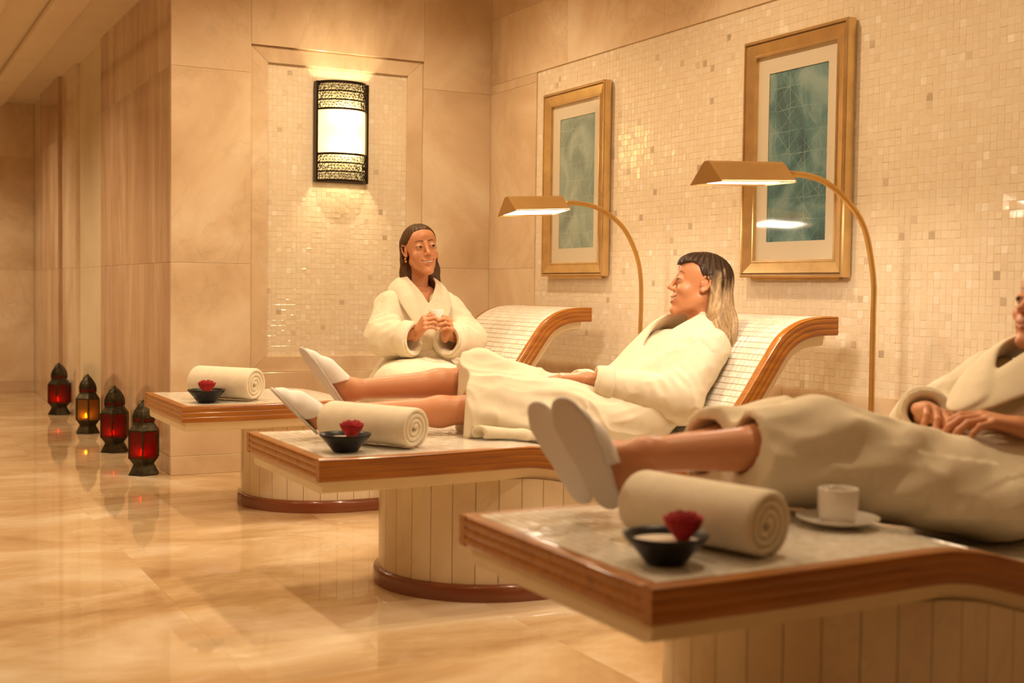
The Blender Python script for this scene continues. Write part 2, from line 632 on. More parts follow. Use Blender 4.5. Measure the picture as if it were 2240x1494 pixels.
# ---- added fixtures for the unseen downlights, set into the ceiling
dl_ring, dl_lens = MB(), MB()
dl_ring.lathe([(0.075, -0.001), (0.075, -0.008), (0.062, -0.012), (0.055, -0.004), (0.055, -0.001)], 28)
dl_lens.lathe([(0.054, -0.003), (0.03, -0.005), (0.001, -0.006)], 28)
dl_ring, dl_lens = dl_ring.mesh('added_downlight_ring', MAT['brass'], True), dl_lens.mesh('added_downlight_lens', MAT['added_downlight_glow'], True)
for dx, dy, de in ADDED_DOWNLIGHTS:
    M = Matrix.Translation((dx, dy, HALL_TOP if dy < 6.9 else 2.68))
    rowobj('added_downlight_ring', dl_ring, M, ceil)
    rowobj('added_downlight_lens', dl_lens, M, ceil)


# ================================================================== loungers
PROF_PTS = [(1.22, .505), (1.5, .505), (1.75, .508), (1.90, .510), (1.97, .507), (2.06, .492), (2.16, .465), (2.30, .428), (2.44, .412), (2.57, .434),
            (2.67, .497), (2.75, .577), (2.81, .648), (2.864, .722), (2.914, .792), (2.964, .855), (3.02, .895), (3.08, .920), (3.15, .932), (3.24, .934)]


def catmull(pts, step=0.012):
    P = [np.array(p, float) for p in pts]
    P = [2 * P[0] - P[1]] + P + [2 * P[-1] - P[-2]]
    out = []
    for i in range(1, len(P) - 2):
        p0, p1, p2, p3 = P[i - 1:i + 3]
        n = max(2, int(np.linalg.norm(p2 - p1) / step))
        for k in range(n):
            t = k / n
            out.append(0.5 * ((2 * p1) + (-p0 + p2) * t + (2 * p0 - 5 * p1 + 4 * p2 - p3) * t * t + (-p0 + 3 * p1 - 3 * p2 + p3) * t ** 3))
    out.append(P[-2])
    return np.array(out)


PROF = catmull(PROF_PTS)
_tan = np.gradient(PROF, axis=0)
_tan /= np.linalg.norm(_tan, axis=1)[:, None]
NRM = np.stack([-_tan[:, 1], _tan[:, 0]], 1)
ARC = np.r_[0, np.cumsum(np.linalg.norm(np.diff(PROF, axis=0), axis=1))]
L0 = Vector((2.2, 0.39, 0))     # lounger origin inside the local drawing frame
LW = 0.78


def prof_at(s):
    return (np.array([np.interp(s, ARC, PROF[:, 0]), np.interp(s, ARC, PROF[:, 1])]), np.array([np.interp(s, ARC, NRM[:, 0]), np.interp(s, ARC, NRM[:, 1])]))


def top_z(x):
    return float(np.interp(x, PROF[:, 0], PROF[:, 1]))


def sweep_section(sec, s0, s1, n=90):
    """sec: closed list of (y, depth below the surface); swept along the lounger profile"""
    rings = []
    for k in range(n + 1):
        p, nn = prof_at(s0 + (s1 - s0) * k / n)
        rings.append([(p[0] - nn[0] * d - L0.x, y - L0.y, p[1] - nn[1] * d) for y, d in sec])
    m = MB()
    m.loft(rings[::-1])
    return m


RT, TH = 0.03, 0.070
# fluted outer side of the rail (three beads)
def rail_section(y_out, y_in):
    s = 1 if y_in > y_out else -1
    pts = [(y_in, TH), (y_in, 0.0), (y_out + s * 0.005, 0.0), (y_out, 0.004)]
    for k in range(3):
        z0 = 0.006 + k * 0.0205
        for a in np.linspace(0, math.pi, 6):
            pts.append((y_out + s * (0.0026 - 0.0026 * math.sin(a)), z0 + 0.0195 * (1 - math.cos(a)) / 2))
    pts += [(y_out + s * 0.004, TH)]
    return pts if s > 0 else pts[::-1]


SEND = ARC[-1]


def build_lounger(y0, first):
    t = empty('heated_lounger', (L0.x, y0 + L0.y, 0))
    if first is not None:
        for ch in first:
            c = ch.copy()
            COL.objects.link(c)
            c.parent = t
        return t, first
    sweep_section(rail_section(0.0, RT), 0.0, SEND, 110).obj('side_rail', MAT['wood'], t, auto=50)
    sweep_section(rail_section(LW, LW - RT), 0.0, SEND, 110).obj('side_rail', MAT['wood'], t, auto=50)
    m = MB()          # foot rail, fluted like the sides
    sec = [(1.22 + RT, -TH), (1.22 + RT, 0), (1.225, 0), (1.22, -0.004)]
    for k in range(3):
        for a in np.linspace(0, math.pi, 6):
            sec.append((1.22 + 0.0026 - 0.0026 * math.sin(a), -0.006 - k * 0.0205 - 0.0195 * (1 - math.cos(a)) / 2))
    sec.append((1.224, -TH))
    m.loft([[(x - L0.x, y - L0.y, .505 + z) for x, z in sec] for y in (RT, LW - RT)])
    m.obj('foot_rail', MAT['wood'], t, auto=50)
    m = MB()
    m.box((3.215 - L0.x, RT - L0.y, .934 - TH), (3.24 - L0.x, LW - RT - L0.y, .9345))
    m.obj('head_rail', MAT['wood'], t, bevel=0.003)
    sweep_section([(RT, 0.0016), (LW - RT, 0.0016), (LW - RT, TH), (RT, TH)], RT, SEND - 0.026).obj('bed', MAT['bed_grout'], t, auto=50)
    sweep_section([(0.022, TH), (LW - 0.022, TH), (LW - 0.03, TH + 0.036), (LW - 0.05, TH + 0.042), (0.05, TH + 0.042), (0.03, TH + 0.036)], 0.02, SEND - 0.05).obj('underside', MAT['cream_lip'], t, auto=50)
    # pedestal
    XA, AA, BB, XC, AC = 2.0, 0.40, 0.365, 2.42, 0.30

    def outline(grow):
        pts = []
        for a in np.linspace(math.pi / 2, 3 * math.pi / 2, 61):
            pts.append((XA + (AA + grow) * math.cos(a), 0.39 + (BB + grow) * math.sin(a)))
        for x in np.linspace(XA, XC, 14)[1:-1]:
            pts.append((x, 0.39 - BB - grow))
        for a in np.linspace(-math.pi / 2, math.pi / 2, 41):
            pts.append((XC + (AC + grow) * math.cos(a), 0.39 + (BB + grow) * math.sin(a)))
        for x in np.linspace(XC, XA, 14)[1:-1]:
            pts.append((x, 0.39 + BB + grow))
        return pts

    def under(x):
        return top_z(x) - 0.112

    core = outline(0.0)
    m = MB()
    m.loft([[(x - L0.x, y - L0.y, 0.0) for x, y in core], [(x - L0.x, y - L0.y, under(x)) for x, y in core]])
    m.obj('pedestal', MAT['marble_strip'], t)
    m = MB()
    sk = []
    for g, z in ((0.002, 0.0), (0.024, 0.0), (0.025, 0.04), (0.021, 0.052), (0.012, 0.056), (0.002, 0.056)):
        sk.append([(x - L0.x, y - L0.y, z) for x, y in outline(g)])
    m.loft(sk, True, False)
    m.obj('skirting', MAT['wood_skirt'], t, auto=50)
    # marble staves of the pedestal
    oc = np.array(outline(0.007) + [outline(0.007)[0]])
    ic = np.array(outline(0.001) + [outline(0.001)[0]])
    al = np.r_[0, np.cumsum(np.linalg.norm(np.diff(oc, axis=0), axis=1))]
    nst = int(al[-1] / 0.076)
    w = al[-1] / nst
    for k in range(nst):
        ss = np.linspace(k * w + 0.0012, (k + 1) * w - 0.0012, 5)
        po = np.stack([np.interp(ss, al, oc[:, 0]), np.interp(ss, al, oc[:, 1])], 1)
        pi = np.stack([np.interp(ss, al, ic[:, 0]), np.interp(ss, al, ic[:, 1])], 1)
        ring = list(po) + list(pi[::-1])
        m = MB()
        m.loft([[(x - L0.x, y - L0.y, 0.05) for x, y in ring], [(x - L0.x, y - L0.y, under(x) + 0.004) for x, y in ring]])
        m.obj('marble_stave', MAT['marble_strip'], t)
    # mosaic top
    u0, u1 = RT + 0.002, LW - RT - 0.002
    nu = 27
    pit = (u1 - u0) / nu
    s0, s1 = RT + 0.002, SEND - 0.028
    nv = int((s1 - s0) / pit)
    pv_ = (s1 - s0) / nv

    def tw(i, j):
        p, nn = prof_at(s0 + pv_ * (j + .5))
        n3 = Vector((nn[0], 0, nn[1]))
        tt = Vector((nn[1], 0, -nn[0]))
        return basis(Vector((p[0] - L0.x, u0 + pit * (i + .5) - L0.y, p[1])), tt, n3.cross(tt), n3)
    res = mosaic(t, tw, nu, nv, min(pit, pv_), 0.004, MAT['bed_mosaic'], 300, tilt=0.45, gap=0.0022)
    # the tiles that stay in sight: near half of the foot end, and the back rest
    def rank(M):
        p = M.translation + L0
        if p.x < 1.95:
            return (p.x - 1.22) * 1.3 + p.y
        if p.x > 2.75 and p.z < 0.93:
            return 0.25 + (p.y) * 1.2
        return 5
    order = sorted(range(len(res[3])), key=lambda i: rank(res[3][i]))
    place_mosaic(t, res, order[:300], 'mosaic_field', MAT['bed_mosaic'])
    return t, list(t.children)


LY = (5.283, 3.527, 1.775)
LLAB = ('mosaic lounger with wooden edge farthest back, under the woman holding a cup', 'mosaic lounger with wooden edge in the middle, under the blonde woman in profile', 'mosaic lounger with wooden edge nearest the front, carrying the white cup and saucer')
first = None
for y0, lab in zip(LY, LLAB):
    lo, first = build_lounger(y0, first)
    tag(lo, lab, 'lounger', 'mosaic spa loungers')


# ================================================================== framed pictures
def print_mat(name, dark, mid, light, seed, gold):
    t = NT(name)
    tc = t.node('ShaderNodeTexCoord')
    mp = t.node('ShaderNodeMapping')
    mp.inputs['Location'].default_value = (seed, seed * 1.7, 0)
    t.link(tc.outputs['Object'], mp.inputs[0])
    n = t.node('ShaderNodeTexNoise', in_Scale=5.0, in_Detail=5.0, in_Distortion=1.2)
    t.link(mp.outputs[0], n.inputs['Vector'])
    base = t.ramp(n.outputs[0], [(0.3, dark), (0.5, mid), (0.72, light)])
    # star-lattice print lines
    lines = None
    for sc, rot, rn, th in ((11.0, 0.0, 0.10, 0.012), (11.0, 0.785, 0.0, 0.009), (15.5, 0.39, 0.06, 0.008)):
        m2 = t.node('ShaderNodeMapping')
        m2.inputs['Rotation'].default_value = (rot, 0, 0)
        t.link(mp.outputs[0], m2.inputs[0])
        v = t.node('ShaderNodeTexVoronoi', feature='DISTANCE_TO_EDGE', in_Scale=sc, in_Randomness=rn)
        t.link(m2.outputs[0], v.inputs['Vector'])
        l = t.ramp(v.outputs[0], [(0.0, (1, 1, 1)), (th * 2.2, (0, 0, 0))])
        lines = l if lines is None else t.mix(1.0, lines, l, 'LIGHTEN')
    n3 = t.node('ShaderNodeTexNoise', in_Scale=7.0, in_Detail=2.0)
    t.link(mp.outputs[0], n3.inputs['Vector'])
    msk = t.math('MULTIPLY', lines, t.ramp(n3.outputs[0], [(0.35, (0.1,) * 3), (0.65, (0.75,) * 3)]))
    t.set(rough=0.7, col=t.mix(msk, base, gold))
    MAT[name] = t.m


print_mat('print_green', (0.20, 0.29, 0.27), (0.30, 0.42, 0.39), (0.50, 0.60, 0.53), 3.1, (0.66, 0.70, 0.60))
print_mat('print_teal', (0.045, 0.12, 0.145), (0.10, 0.25, 0.28), (0.30, 0.44, 0.45), 8.4, (0.42, 0.55, 0.52))


def picture(y0, y1, z0, z1, pr, mat, label):
    yc, zc = (y0 + y1) / 2, (z0 + z1) / 2
    t = empty('framed_picture', (XR, yc, z0))
    tag(t, label, 'picture', 'framed prints on the mosaic wall')
    W2, H2 = (y1 - y0) / 2, (z1 - z0) / 2

    def ring(inset, x):
        a, b = W2 - inset, H2 - inset
        return [(x, -a, H2 - b), (x, a, H2 - b), (x, a, H2 + b), (x, -a, H2 + b)]
    # moulding profile from the wall outwards and in to the mat: each side a piece of its own
    prof = [(0.0, 0.0), (0.0, -0.038), (0.005, -0.042), (0.011, -0.042), (0.013, -0.036), (0.017, -0.036), (0.019, -0.040), (0.060, -0.026), (0.063, -0.029), (0.070, -0.029), (0.072, -0.018), (0.072, 0.0)]
    rings = [ring(i, x) for i, x in prof]
    for k in range(4):
        k2 = (k + 1) % 4
        m = MB()
        m.loft([[r[k] for r in rings], [r[k2] for r in rings]])
        m.obj('frame_side', MAT['gold_frame'], t)
        for ins in (0.0135,):
            g = MB()
            a, b = ring(ins, -0.0365), ring(ins + 0.003, -0.0365)
            g.add([a[k], a[k2], b[k2], b[k]], [(0, 1, 2, 3)])
            g.obj('dark_line', MAT['dark_groove'], t)
    ib = ring(0.070, 0)
    m = MB()
    py0, py1, pz0, pz1 = pr[0] - yc, pr[1] - yc, pr[2] - z0, pr[3] - z0
    a = W2 - 0.0715
    bb0, bb1 = 0.0715, 2 * H2 - 0.0715
    o = [(-a, bb0), (a, bb0), (a, bb1), (-a, bb1)]
    i = [(py0, pz0), (py1, pz0), (py1, pz1), (py0, pz1)]
    m.add([(-0.014, *p) for p in o] + [(-0.014, *p) for p in i] + [(-0.011, *p) for p in i], [(0, 1, 5, 4), (1, 2, 6, 5), (2, 3, 7, 6), (3, 0, 4, 7), (4, 5, 9, 8), (5, 6, 10, 9), (6, 7, 11, 10), (7, 4, 8, 11)])
    m.obj('mount_board', MAT['mat_board'], t)
    m = MB()
    m.box((-0.0105, py0 - 0.004, pz0 - 0.004), (-0.006, py1 + 0.004, pz1 + 0.004))
    tag(m.obj('print', MAT[mat], t), 'abstract print with pale star-lattice lines')
    m = MB()
    m.box((-0.0195, -a, bb0), (-0.0175, a, bb1))
    m.obj('glass', MAT['picture_glass'], t)
    m = MB()
    m.box((-0.012, -W2 + 0.05, -0.012), (0.0, W2 - 0.05, 0.0))
    m.obj('lower_batten', MAT['gold_frame'], t)
    return t


picture(5.352, 5.985, 1.093, 2.080, (5.484, 5.840, 1.242, 1.933), 'print_green', 'gold-framed grey-green print hanging above the far lounger')
picture(3.620, 4.246, 1.083, 2.070, (3.751, 4.107, 1.230, 1.926), 'print_teal', 'gold-framed dark teal print hanging nearer, above the blonde woman')


# ================================================================== reading lamps
def reading_lamp(y, pts, ax0, ax1, roll, label):
    t = empty('floor_lamp', (3.235, y, 0))
    tag(t, label, 'lamp', 'brass reading lamps behind the loungers')
    m = MB()
    m.lathe([(0.0, 0.0), (0.118, 0.0), (0.12, 0.004), (0.12, 0.014), (0.112, 0.02), (0.03, 0.024), (0.018, 0.05), (0.013, 0.06), (0.0, 0.06)], 36)
    m.obj('base', MAT['brass'], t, True)
    path = [(0.008, 0.05), (0.008, 0.4), (0.006, 0.8)] + [(x - 3.235, z) for x, z in pts]
    path = catmull(path, 0.03)
    m = MB()
    m.tube([(x, 0, z) for x, z in path], 0.0105, 14)
    m.obj('pole', MAT['brass'], t, True)
    # trough shade: a roof-shaped prism open below
    (xa, za), (xb, zb) = ax0, ax1
    hw, hh, tk = 0.088, 0.075, 0.0025

    def sec(x, z, grow):
        p = []
        for yy, zz in ((-hw, -hh), (-0.022, -0.008), (-0.010, 0.0), (0.010, 0.0), (0.022, -0.008), (hw, -hh)):
            s = (hw - grow) / hw
            Y, Z = yy * s, zz - grow * 0.9 if zz > -hh else zz
            p.append((x, Y * math.cos(roll) - Z * math.sin(roll), z + Y * math.sin(roll) + Z * math.cos(roll)))
        return p
    m = MB()
    o0, o1 = sec(xa, za, 0), sec(xb, zb, 0)
    i0, i1 = sec(xa + tk, za, tk), sec(xb - tk, zb, tk)
    n = len(o0)
    v = o0 + o1 + i0 + i1
    f = []
    for k in range(n - 1):
        f.append((k, k + 1, n + k + 1, n + k))
        f.append((2 * n + k, 3 * n + k, 3 * n + k + 1, 2 * n + k + 1))
    f.append(tuple(range(n - 1, -1, -1)))
    f.append(tuple(range(n, 2 * n)))
    f.append(tuple(range(2 * n, 3 * n)))
    f.append(tuple(range(4 * n - 1, 3 * n - 1, -1)))
    f += [(0, n, 3 * n, 2 * n), (n - 1, 3 * n - 1, 4 * n - 1, 2 * n - 1), (0, 2 * n, 3 * n - 1, n - 1), (n, 2 * n - 1, 4 * n - 1, 3 * n)]
    m.add(v, f[:-2])
    so = m.obj('shade', MAT['brass_shade'], t)
    so.location = (-3.235, 0, 0)
    # glowing diffuser across the open underside
    zz = -hh + 0.006
    c, s = math.cos(roll), math.sin(roll)
    m = MB()
    q = []
    for x, z in ((xa + 0.004, za), (xb - 0.004, zb)):
        for yy in (-hw + 0.005, hw - 0.005):
            q.append((x, yy * c - zz * s, z + yy * s + zz * c))
    m.add(q, [(0, 2, 3, 1)])
    d = m.obj('diffuser', MAT['lamp_glow'], t)
    d.location = (-3.235, 0, 0)
    tag(d, 'glowing white diffuser')
    xm, zm = (xa + xb) / 2 - 3.235, (za + zb) / 2
    lamp('reading_lamp_light', 'AREA', (xm + zz * 0, -zz * s, zm + zz * c - 0.006), LAMP_W, (1.0, 0.80, 0.56), xb - xa - 0.02, (roll, 0, 0), size_y=2 * hw - 0.02, parent=t)
    m = MB()
    m.tube([(xb - 0.004 - 3.235, 0, zb - 0.035), (xb + 0.03 - 3.235, 0, zb - 0.034)], [0.017, 0.012], 14)
    m.obj('shade_joint', MAT['brass'], t, True)
    return t


LAMP_W = 3.4
reading_lamp(4.85, [(3.243, .95), (3.238, 1.08), (3.214, 1.182), (3.154, 1.29), (3.077, 1.357), (2.978, 1.401), (2.88, 1.412), (2.81, 1.408)],
             (2.525, 1.424), (2.800, 1.440), math.radians(-6), 'brass floor lamp with glowing trough shade beside the far lounger')
reading_lamp(3.35, [(3.240, .95), (3.236, 1.08), (3.188, 1.253), (3.098, 1.351), (3.0, 1.409), (2.90, 1.428), (2.81, 1.428)],
             (2.487, 1.452), (2.800, 1.466), 0.0, 'brass floor lamp with glowing trough shade above the blonde woman, nearer the front')


# ================================================================== wall sconce
def sconce():
    cx, yb = 2.4365, YB + 0.032
    z0, z1 = 1.608, 2.168
    hw, dp = 0.150, 0.135
    t = empty('wall_sconce', (cx, yb, z0))
    tag(t, 'half-round pierced metal wall sconce glowing on the mosaic panel', 'sconce')

    def arc(r, n=29):
        return [((hw + r) * math.cos(a), -(dp + r) * math.sin(a)) for a in np.linspace(math.pi, 0, n)]
    H = z1 - z0
    m = MB()
    m.box((-hw - 0.004, -0.012, 0), (hw + 0.004, 0.0, H))
    m.obj('back_plate', MAT['dark_metal'], t)
    for s in (-1, 1):
        m = MB()
        m.box((s * hw - 0.006, -0.05, 0), (s * hw + 0.006, -0.006, H))
        m.obj('upright', MAT['dark_metal'], t, bevel=0.002)
    # translucent cylinder inside the metal
    tt = NT('sconce_shade')
    tt.n.remove(tt.b)
    tl = tt.node('ShaderNodeBsdfTranslucent')
    tl.inputs[0].default_value = (0.24, 0.20, 0.115, 1)
    df = tt.node('ShaderNodeBsdfDiffuse')
    df.inputs[0].default_value = (0.9, 0.84, 0.7, 1)
    em = tt.node('ShaderNodeEmission')
    em.inputs[0].default_value = (1.0, 0.80, 0.46, 1)
    em.inputs[1].default_value = 0.10
    mx = tt.node('ShaderNodeMixShader')
    mx.inputs[0].default_value = 0.25
    ad = tt.node('ShaderNodeAddShader')
    tt.link(tl.outputs[0], mx.inputs[1])
    tt.link(df.outputs[0], mx.inputs[2])
    tt.link(mx.outputs[0], ad.inputs[0])
    tt.link(em.outputs[0], ad.inputs[1])
    tt.link(ad.outputs[0], tt.out.inputs[0])
    m = MB()
    a = arc(-0.006, 41)
    m.loft([[(x, y, 0.008) for x, y in a], [(x, y, H - 0.008) for x, y in a]], False, False)
    tag(m.obj('shade', tt.m, t, True), 'glowing translucent shade')
    # solid rings between the pierced bands
    px = [180, 203.5, 218, 236, 0, 0]
    bands = [(0.0, 0.012), (0.054, 0.060), (0.102, 0.108), (0.150, 0.161), (H - 0.150 - 0.011, H - 0.150), (H - 0.108, H - 0.102), (H - 0.060, H - 0.054), (H - 0.014, H)]
    for b0, b1 in bands:
        m = MB()
        ao, ai = arc(0.002, 41), arc(-0.004, 41)
        m.loft([[(x, y, b0) for x, y in ao], [(x, y, b1) for x, y in ao], [(x, y, b1) for x, y in ai], [(x, y, b0) for x, y in ai], [(x, y, b0) for x, y in ao]], False, False)
        m.obj('ring', MAT['dark_metal'], t, auto=40)
    # pierced lattice bands: irregular cells as thin bars
    rl = random.Random(3)
    for b0, b1 in ((0.012, 0.054), (0.060, 0.102), (0.108, 0.150), (H - 0.150, H - 0.108), (H - 0.102, H - 0.060), (H - 0.054, H - 0.014)):
        nu, nv = 24, 3
        P = {}
        for i in range(nu + 1):
            for j in range(nv + 1):
                u = (i + (0.5 if j % 2 else 0)) / nu
                u += rl.uniform(-.32, .32) / nu if 0 < i < nu else 0
                v = (j + (rl.uniform(-.28, .28) if 0 < j < nv else 0)) / nv
                u = min(max(u, 0), 1)
                ang = math.pi * (1 - u)
                P[i, j] = ((hw) * math.cos(ang), -dp * math.sin(ang), b0 + (b1 - b0) * v)
        me = bpy.data.meshes.new('lattice_band')
        idx = {k: n for n, k in enumerate(P)}
        fcs = []
        for i in range(nu):
            for j in range(nv):
                a, b, c, d = idx[i, j], idx[i + 1, j], idx[i + 1, j + 1], idx[i, j + 1]
                r = rl.random()
                fcs += [(a, b, c, d)] if r < .35 else ([(a, b, c), (a, c, d)] if r < .7 else [(a, b, d), (b, c, d)])
        me.from_pydata(list(P.values()), [], fcs)
        me.materials.append(MAT['dark_metal'])
        o = bpy.data.objects.new('lattice_band', me)
        link(o, t)
        w = o.modifiers.new('bars', 'WIREFRAME')
        w.thickness = 0.0056
        w.use_boundary = True
        w.use_even_offset = False
        tag(o, kind='stuff')
    # bulbs
    for z in (H * 0.34, H * 0.67):
        m = MB()
        m.lathe([(0.0, -0.03), (0.012, -0.028), (0.018, -0.01), (0.018, 0.01), (0.012, 0.028), (0.0, 0.03)], 16, (0, -0.055, z))
        m.obj('bulb', MAT['lamp_glow'], t, True)
        lamp('sconce_bulb', 'POINT', (0, -0.078, z), SCONCE_W, (1.0, 0.78, 0.44), 0.02, parent=t)
    return t


SCONCE_W = 9.0
sconce()


# ================================================================== lanterns with tea lights
def hexring(r, z, n=6, ph=0.0):
    return [(r * math.cos(ph + 2 * math.pi * k / n), r * math.sin(ph + 2 * math.pi * k / n), z) for k in range(n)]


def lantern(x, y, rz, panes, label):
    t = empty('moroccan_lantern', (x, y, 0), rz)
    tag(t, label, 'lantern', 'metal lanterns lined up along the passage wall')
    R = 0.083
    m = MB()
    m.loft([hexring(0.088, 0.0), hexring(0.084, 0.010), hexring(0.062, 0.050), hexring(0.060, 0.058), hexring(0.083, 0.088), hexring(R + .002, 0.094), hexring(R - .006, 0.0945), hexring(0.055, 0.075)])
    m.obj('base', MAT['bronze'], t)
    m = MB()
    m.loft([hexring(R - .004, 0.232), hexring(R + .003, 0.234), hexring(R + .003, 0.242), hexring(0.064, 0.270), hexring(0.060, 0.280), hexring(0.0605, 0.284), hexring(0.052, 0.284), hexring(0.054, 0.272), hexring(R - .01, 0.236)], True, False)
    m.obj('shoulder', MAT['bronze'], t)
    pts = hexring(R, 0.0)
    for k in range(6):
        p = pts[k]
        m = MB()
        m.tube([(p[0], p[1], 0.09), (p[0], p[1], 0.238)], 0.0058, 6)
        m.obj('corner_post', MAT['bronze'], t)
        q = pts[(k + 1) % 6]
        a, b = Vector(p), Vector(q)
        e = (b - a)
        m = MB()
        i0, i1 = a + e * 0.05, a + e * 0.95
        nrm = Vector((e.y, -e.x, 0)).normalized() * 0.002
        m.loft([[i0 + Vector((0, 0, .092)), i1 + Vector((0, 0, .092)), i1 + Vector((0, 0, .236)), i0 + Vector((0, 0, .236))],
                [i0 + nrm + Vector((0, 0, .092)), i1 + nrm + Vector((0, 0, .092)), i1 + nrm + Vector((0, 0, .236)), i0 + nrm + Vector((0, 0, .236))]])
        m.obj('pane', MAT['red_glass' if panes[k] == 'r' else 'amber_glass'], t)
        # small windows at the foot of the dome
        a2, b2 = Vector(hexring(0.0575, 0)[k]), Vector(hexring(0.0575, 0)[(k + 1) % 6])
        e2 = b2 - a2
        m = MB()
        c0, c1 = a2 + e2 * .12, a2 + e2 * .88
        m.add([c0 + Vector((0, 0, .284)), c1 + Vector((0, 0, .284)), c1 + Vector((0, 0, .303)), c0 + Vector((0, 0, .303))], [(0, 1, 2, 3)])
        m.obj('dome_window', MAT['red_glass'], t)
        m = MB()
        m.tube([a2 + Vector((0, 0, .282)), a2 + Vector((0, 0, .306))], 0.007, 6)
        m.obj('dome_post', MAT['bronze'], t)
    m = MB()
    m.loft([hexring(0.050, 0.302), hexring(0.061, 0.302), hexring(0.062, 0.309), hexring(0.0585, 0.322), hexring(0.051, 0.341), hexring(0.039, 0.360), hexring(0.025, 0.377), hexring(0.011, 0.390), hexring(0.006, 0.394)])
    m.obj('dome', MAT['bronze'], t)
    for k in range(6):
        pr = [(0.0625, .306), (0.0595, .322), (0.052, .341), (0.040, .360), (0.026, .377), (0.010, .391)]
        m = MB()
        c, s = math.cos(2 * math.pi * k / 6), math.sin(2 * math.pi * k / 6)
        m.tube([(r * c, r * s, z) for r, z in pr], 0.003, 5)
        m.obj('dome_rib', MAT['bronze'], t)
    m = MB()
    m.lathe([(0.0, .386), (0.007, .388), (0.009, .396), (0.005, .403), (0.0, .407)], 10)
    m.obj('finial', MAT['bronze'], t, True)
    m = MB()
    ring = [(0.020 * math.cos(a) - 0.016, 0.0, 0.376 + 0.020 * math.sin(a)) for a in np.linspace(0, 2 * math.pi, 25)]
    m.tube(ring, 0.0018, 6, False)
    m.obj('ring_handle', MAT['bronze'], t, True)
    return t


def tea_light(x, y, z, label):
    t = empty('tea_light', (x, y, z))
    tag(t, label, 'candle', 'tea lights in the lanterns')
    m = MB()
    m.lathe([(0.0, 0.0), (0.019, 0.0), (0.020, 0.016), (0.018, 0.015), (0.0, 0.013)], 20)
    m.obj('wax_cup', MAT['candle_wax'], t, True)
    m = MB()
    m.lathe([(0.0, 0.014), (0.006, 0.018), (0.0085, 0.025), (0.006, 0.036), (0.002, 0.046), (0.0, 0.050)], 12)
    m.obj('flame', MAT['flame'], t, True)
    lamp('tea_light_flame', 'POINT', (0, 0, 0.034), 0.35, (1.0, 0.45, 0.10), 0.008, parent=t)


LANT = [(1.366, 6.803, 0.25, 'aaarra', 'metal lantern with deep red panes nearest the front, tucked by the far lounger corner', 'lit tea light inside the nearest red lantern'),
        (1.390, 7.788, 0.18, 'rarrra', 'red-paned metal lantern second from the front, before the dark marble face', 'lit tea light inside the second red lantern from the front'),
        (1.400, 8.837, 0.42, 'aaaaaa', 'amber-paned metal lantern standing before the pale marble strip', 'lit tea light inside the amber lantern'),
        (1.400, 10.18, 0.15, 'rrrrrr', 'red-paned metal lantern standing farthest down the passage', 'lit tea light inside the farthest red lantern')]
for x, y, rz, pn, lab, lab2 in LANT:
    lantern(x, y, rz, pn, lab)
    tea_light(x - 0.02, y - 0.045, 0.0945, lab2)


# ================================================================== towels, bowls, roses, cup
def towel(p0, p1, rad, label, zt=0.507):
    """rolled towel lying from p0 to p1 (axis ends, xy)"""
    a, b = Vector((*p0, 0)), Vector((*p1, 0))
    ax = b - a
    L = ax.length
    ax.normalize()
    sd = Vector((ax.y, -ax.x, 0))
    t = empty('rolled_towel', (a + b) / 2 + Vector((0, 0, zt)))
    tag(t, label, 'towel', 'rolled towels at the foot of the loungers')
    rad *= 1.11
    turns, r0 = 3.6, 0.008
    N = 150
    cl = []
    for k in range(N + 1):
        th = turns * 2 * math.pi * k / N
        r = r0 + (rad - 0.006 - r0) * k / N
        cl.append((r, th))
    half = (rad - r0) / turns / 2 * 0.93
    ph0 = -math.pi * 0.62 - turns * 2 * math.pi
    # cross-section of the ribbon, lofted along the axis with softened ends
    stations = [(-L / 2, 0.35), (-L / 2 + 0.004, 0.8), (-L / 2 + 0.012, 1.0), (-L / 6, 1.0), (L / 6, 1.0), (L / 2 - 0.012, 1.0), (L / 2 - 0.004, 0.8), (L / 2, 0.35)]
    rg = random.Random(hash(label) % 97)
    rings = []
    for sx, w in stations:
        ring = []
        for sgn in (1, -1):
            seq = cl if sgn > 0 else cl[::-1]
            for r, th in seq:
                end = max(0.25, min(1, (turns * 2 * math.pi - th) / 0.5))
                rr = r + sgn * half * w * end
                an = th + ph0
                wob = 1 + 0.012 * math.sin(2 * an + sx * 9)
                cy, cz = rr * wob * math.cos(an) * 1.03, rr * wob * math.sin(an) * 0.97
                ring.append(ax * (sx + 0.004 * math.sin(an * 1.0 + sx * 4)) + sd * cy + Vector((0, 0, rad * 0.985 + max(cz, -rad * 0.985 + 0.0005))))
        rings.append(ring)
    m = MB()
    n = len(rings[0])
    m.loft(rings, True, False)
    # end faces as strips between the two sides of the ribbon
    for base, flip in ((0, True), ((len(rings) - 1) * n, False)):
        for k in range(N):
            q = (base + k, base + k + 1, base + n - 2 - k, base + n - 1 - k)
            m.f.append(q[::-1] if not flip else q)
    zmin = min(p[2] for p in m.v)
    m.v = [(p[0], p[1], p[2] - zmin) for p in m.v]
    m.obj('towel_roll', MAT['terry_towel'], t, auto=60)
    return t


towel((1.373, 5.667), (1.576, 5.423), 0.074, 'cream rolled towel on the far lounger, beside its rose bowl')
towel((1.405, 3.957), (1.577, 3.634), 0.067, 'cream rolled towel at the feet of the blonde woman in the middle')
towel((1.468, 2.192), (1.552, 1.868), 0.068, 'large blurred cream towel roll on the front lounger, before the white cup')


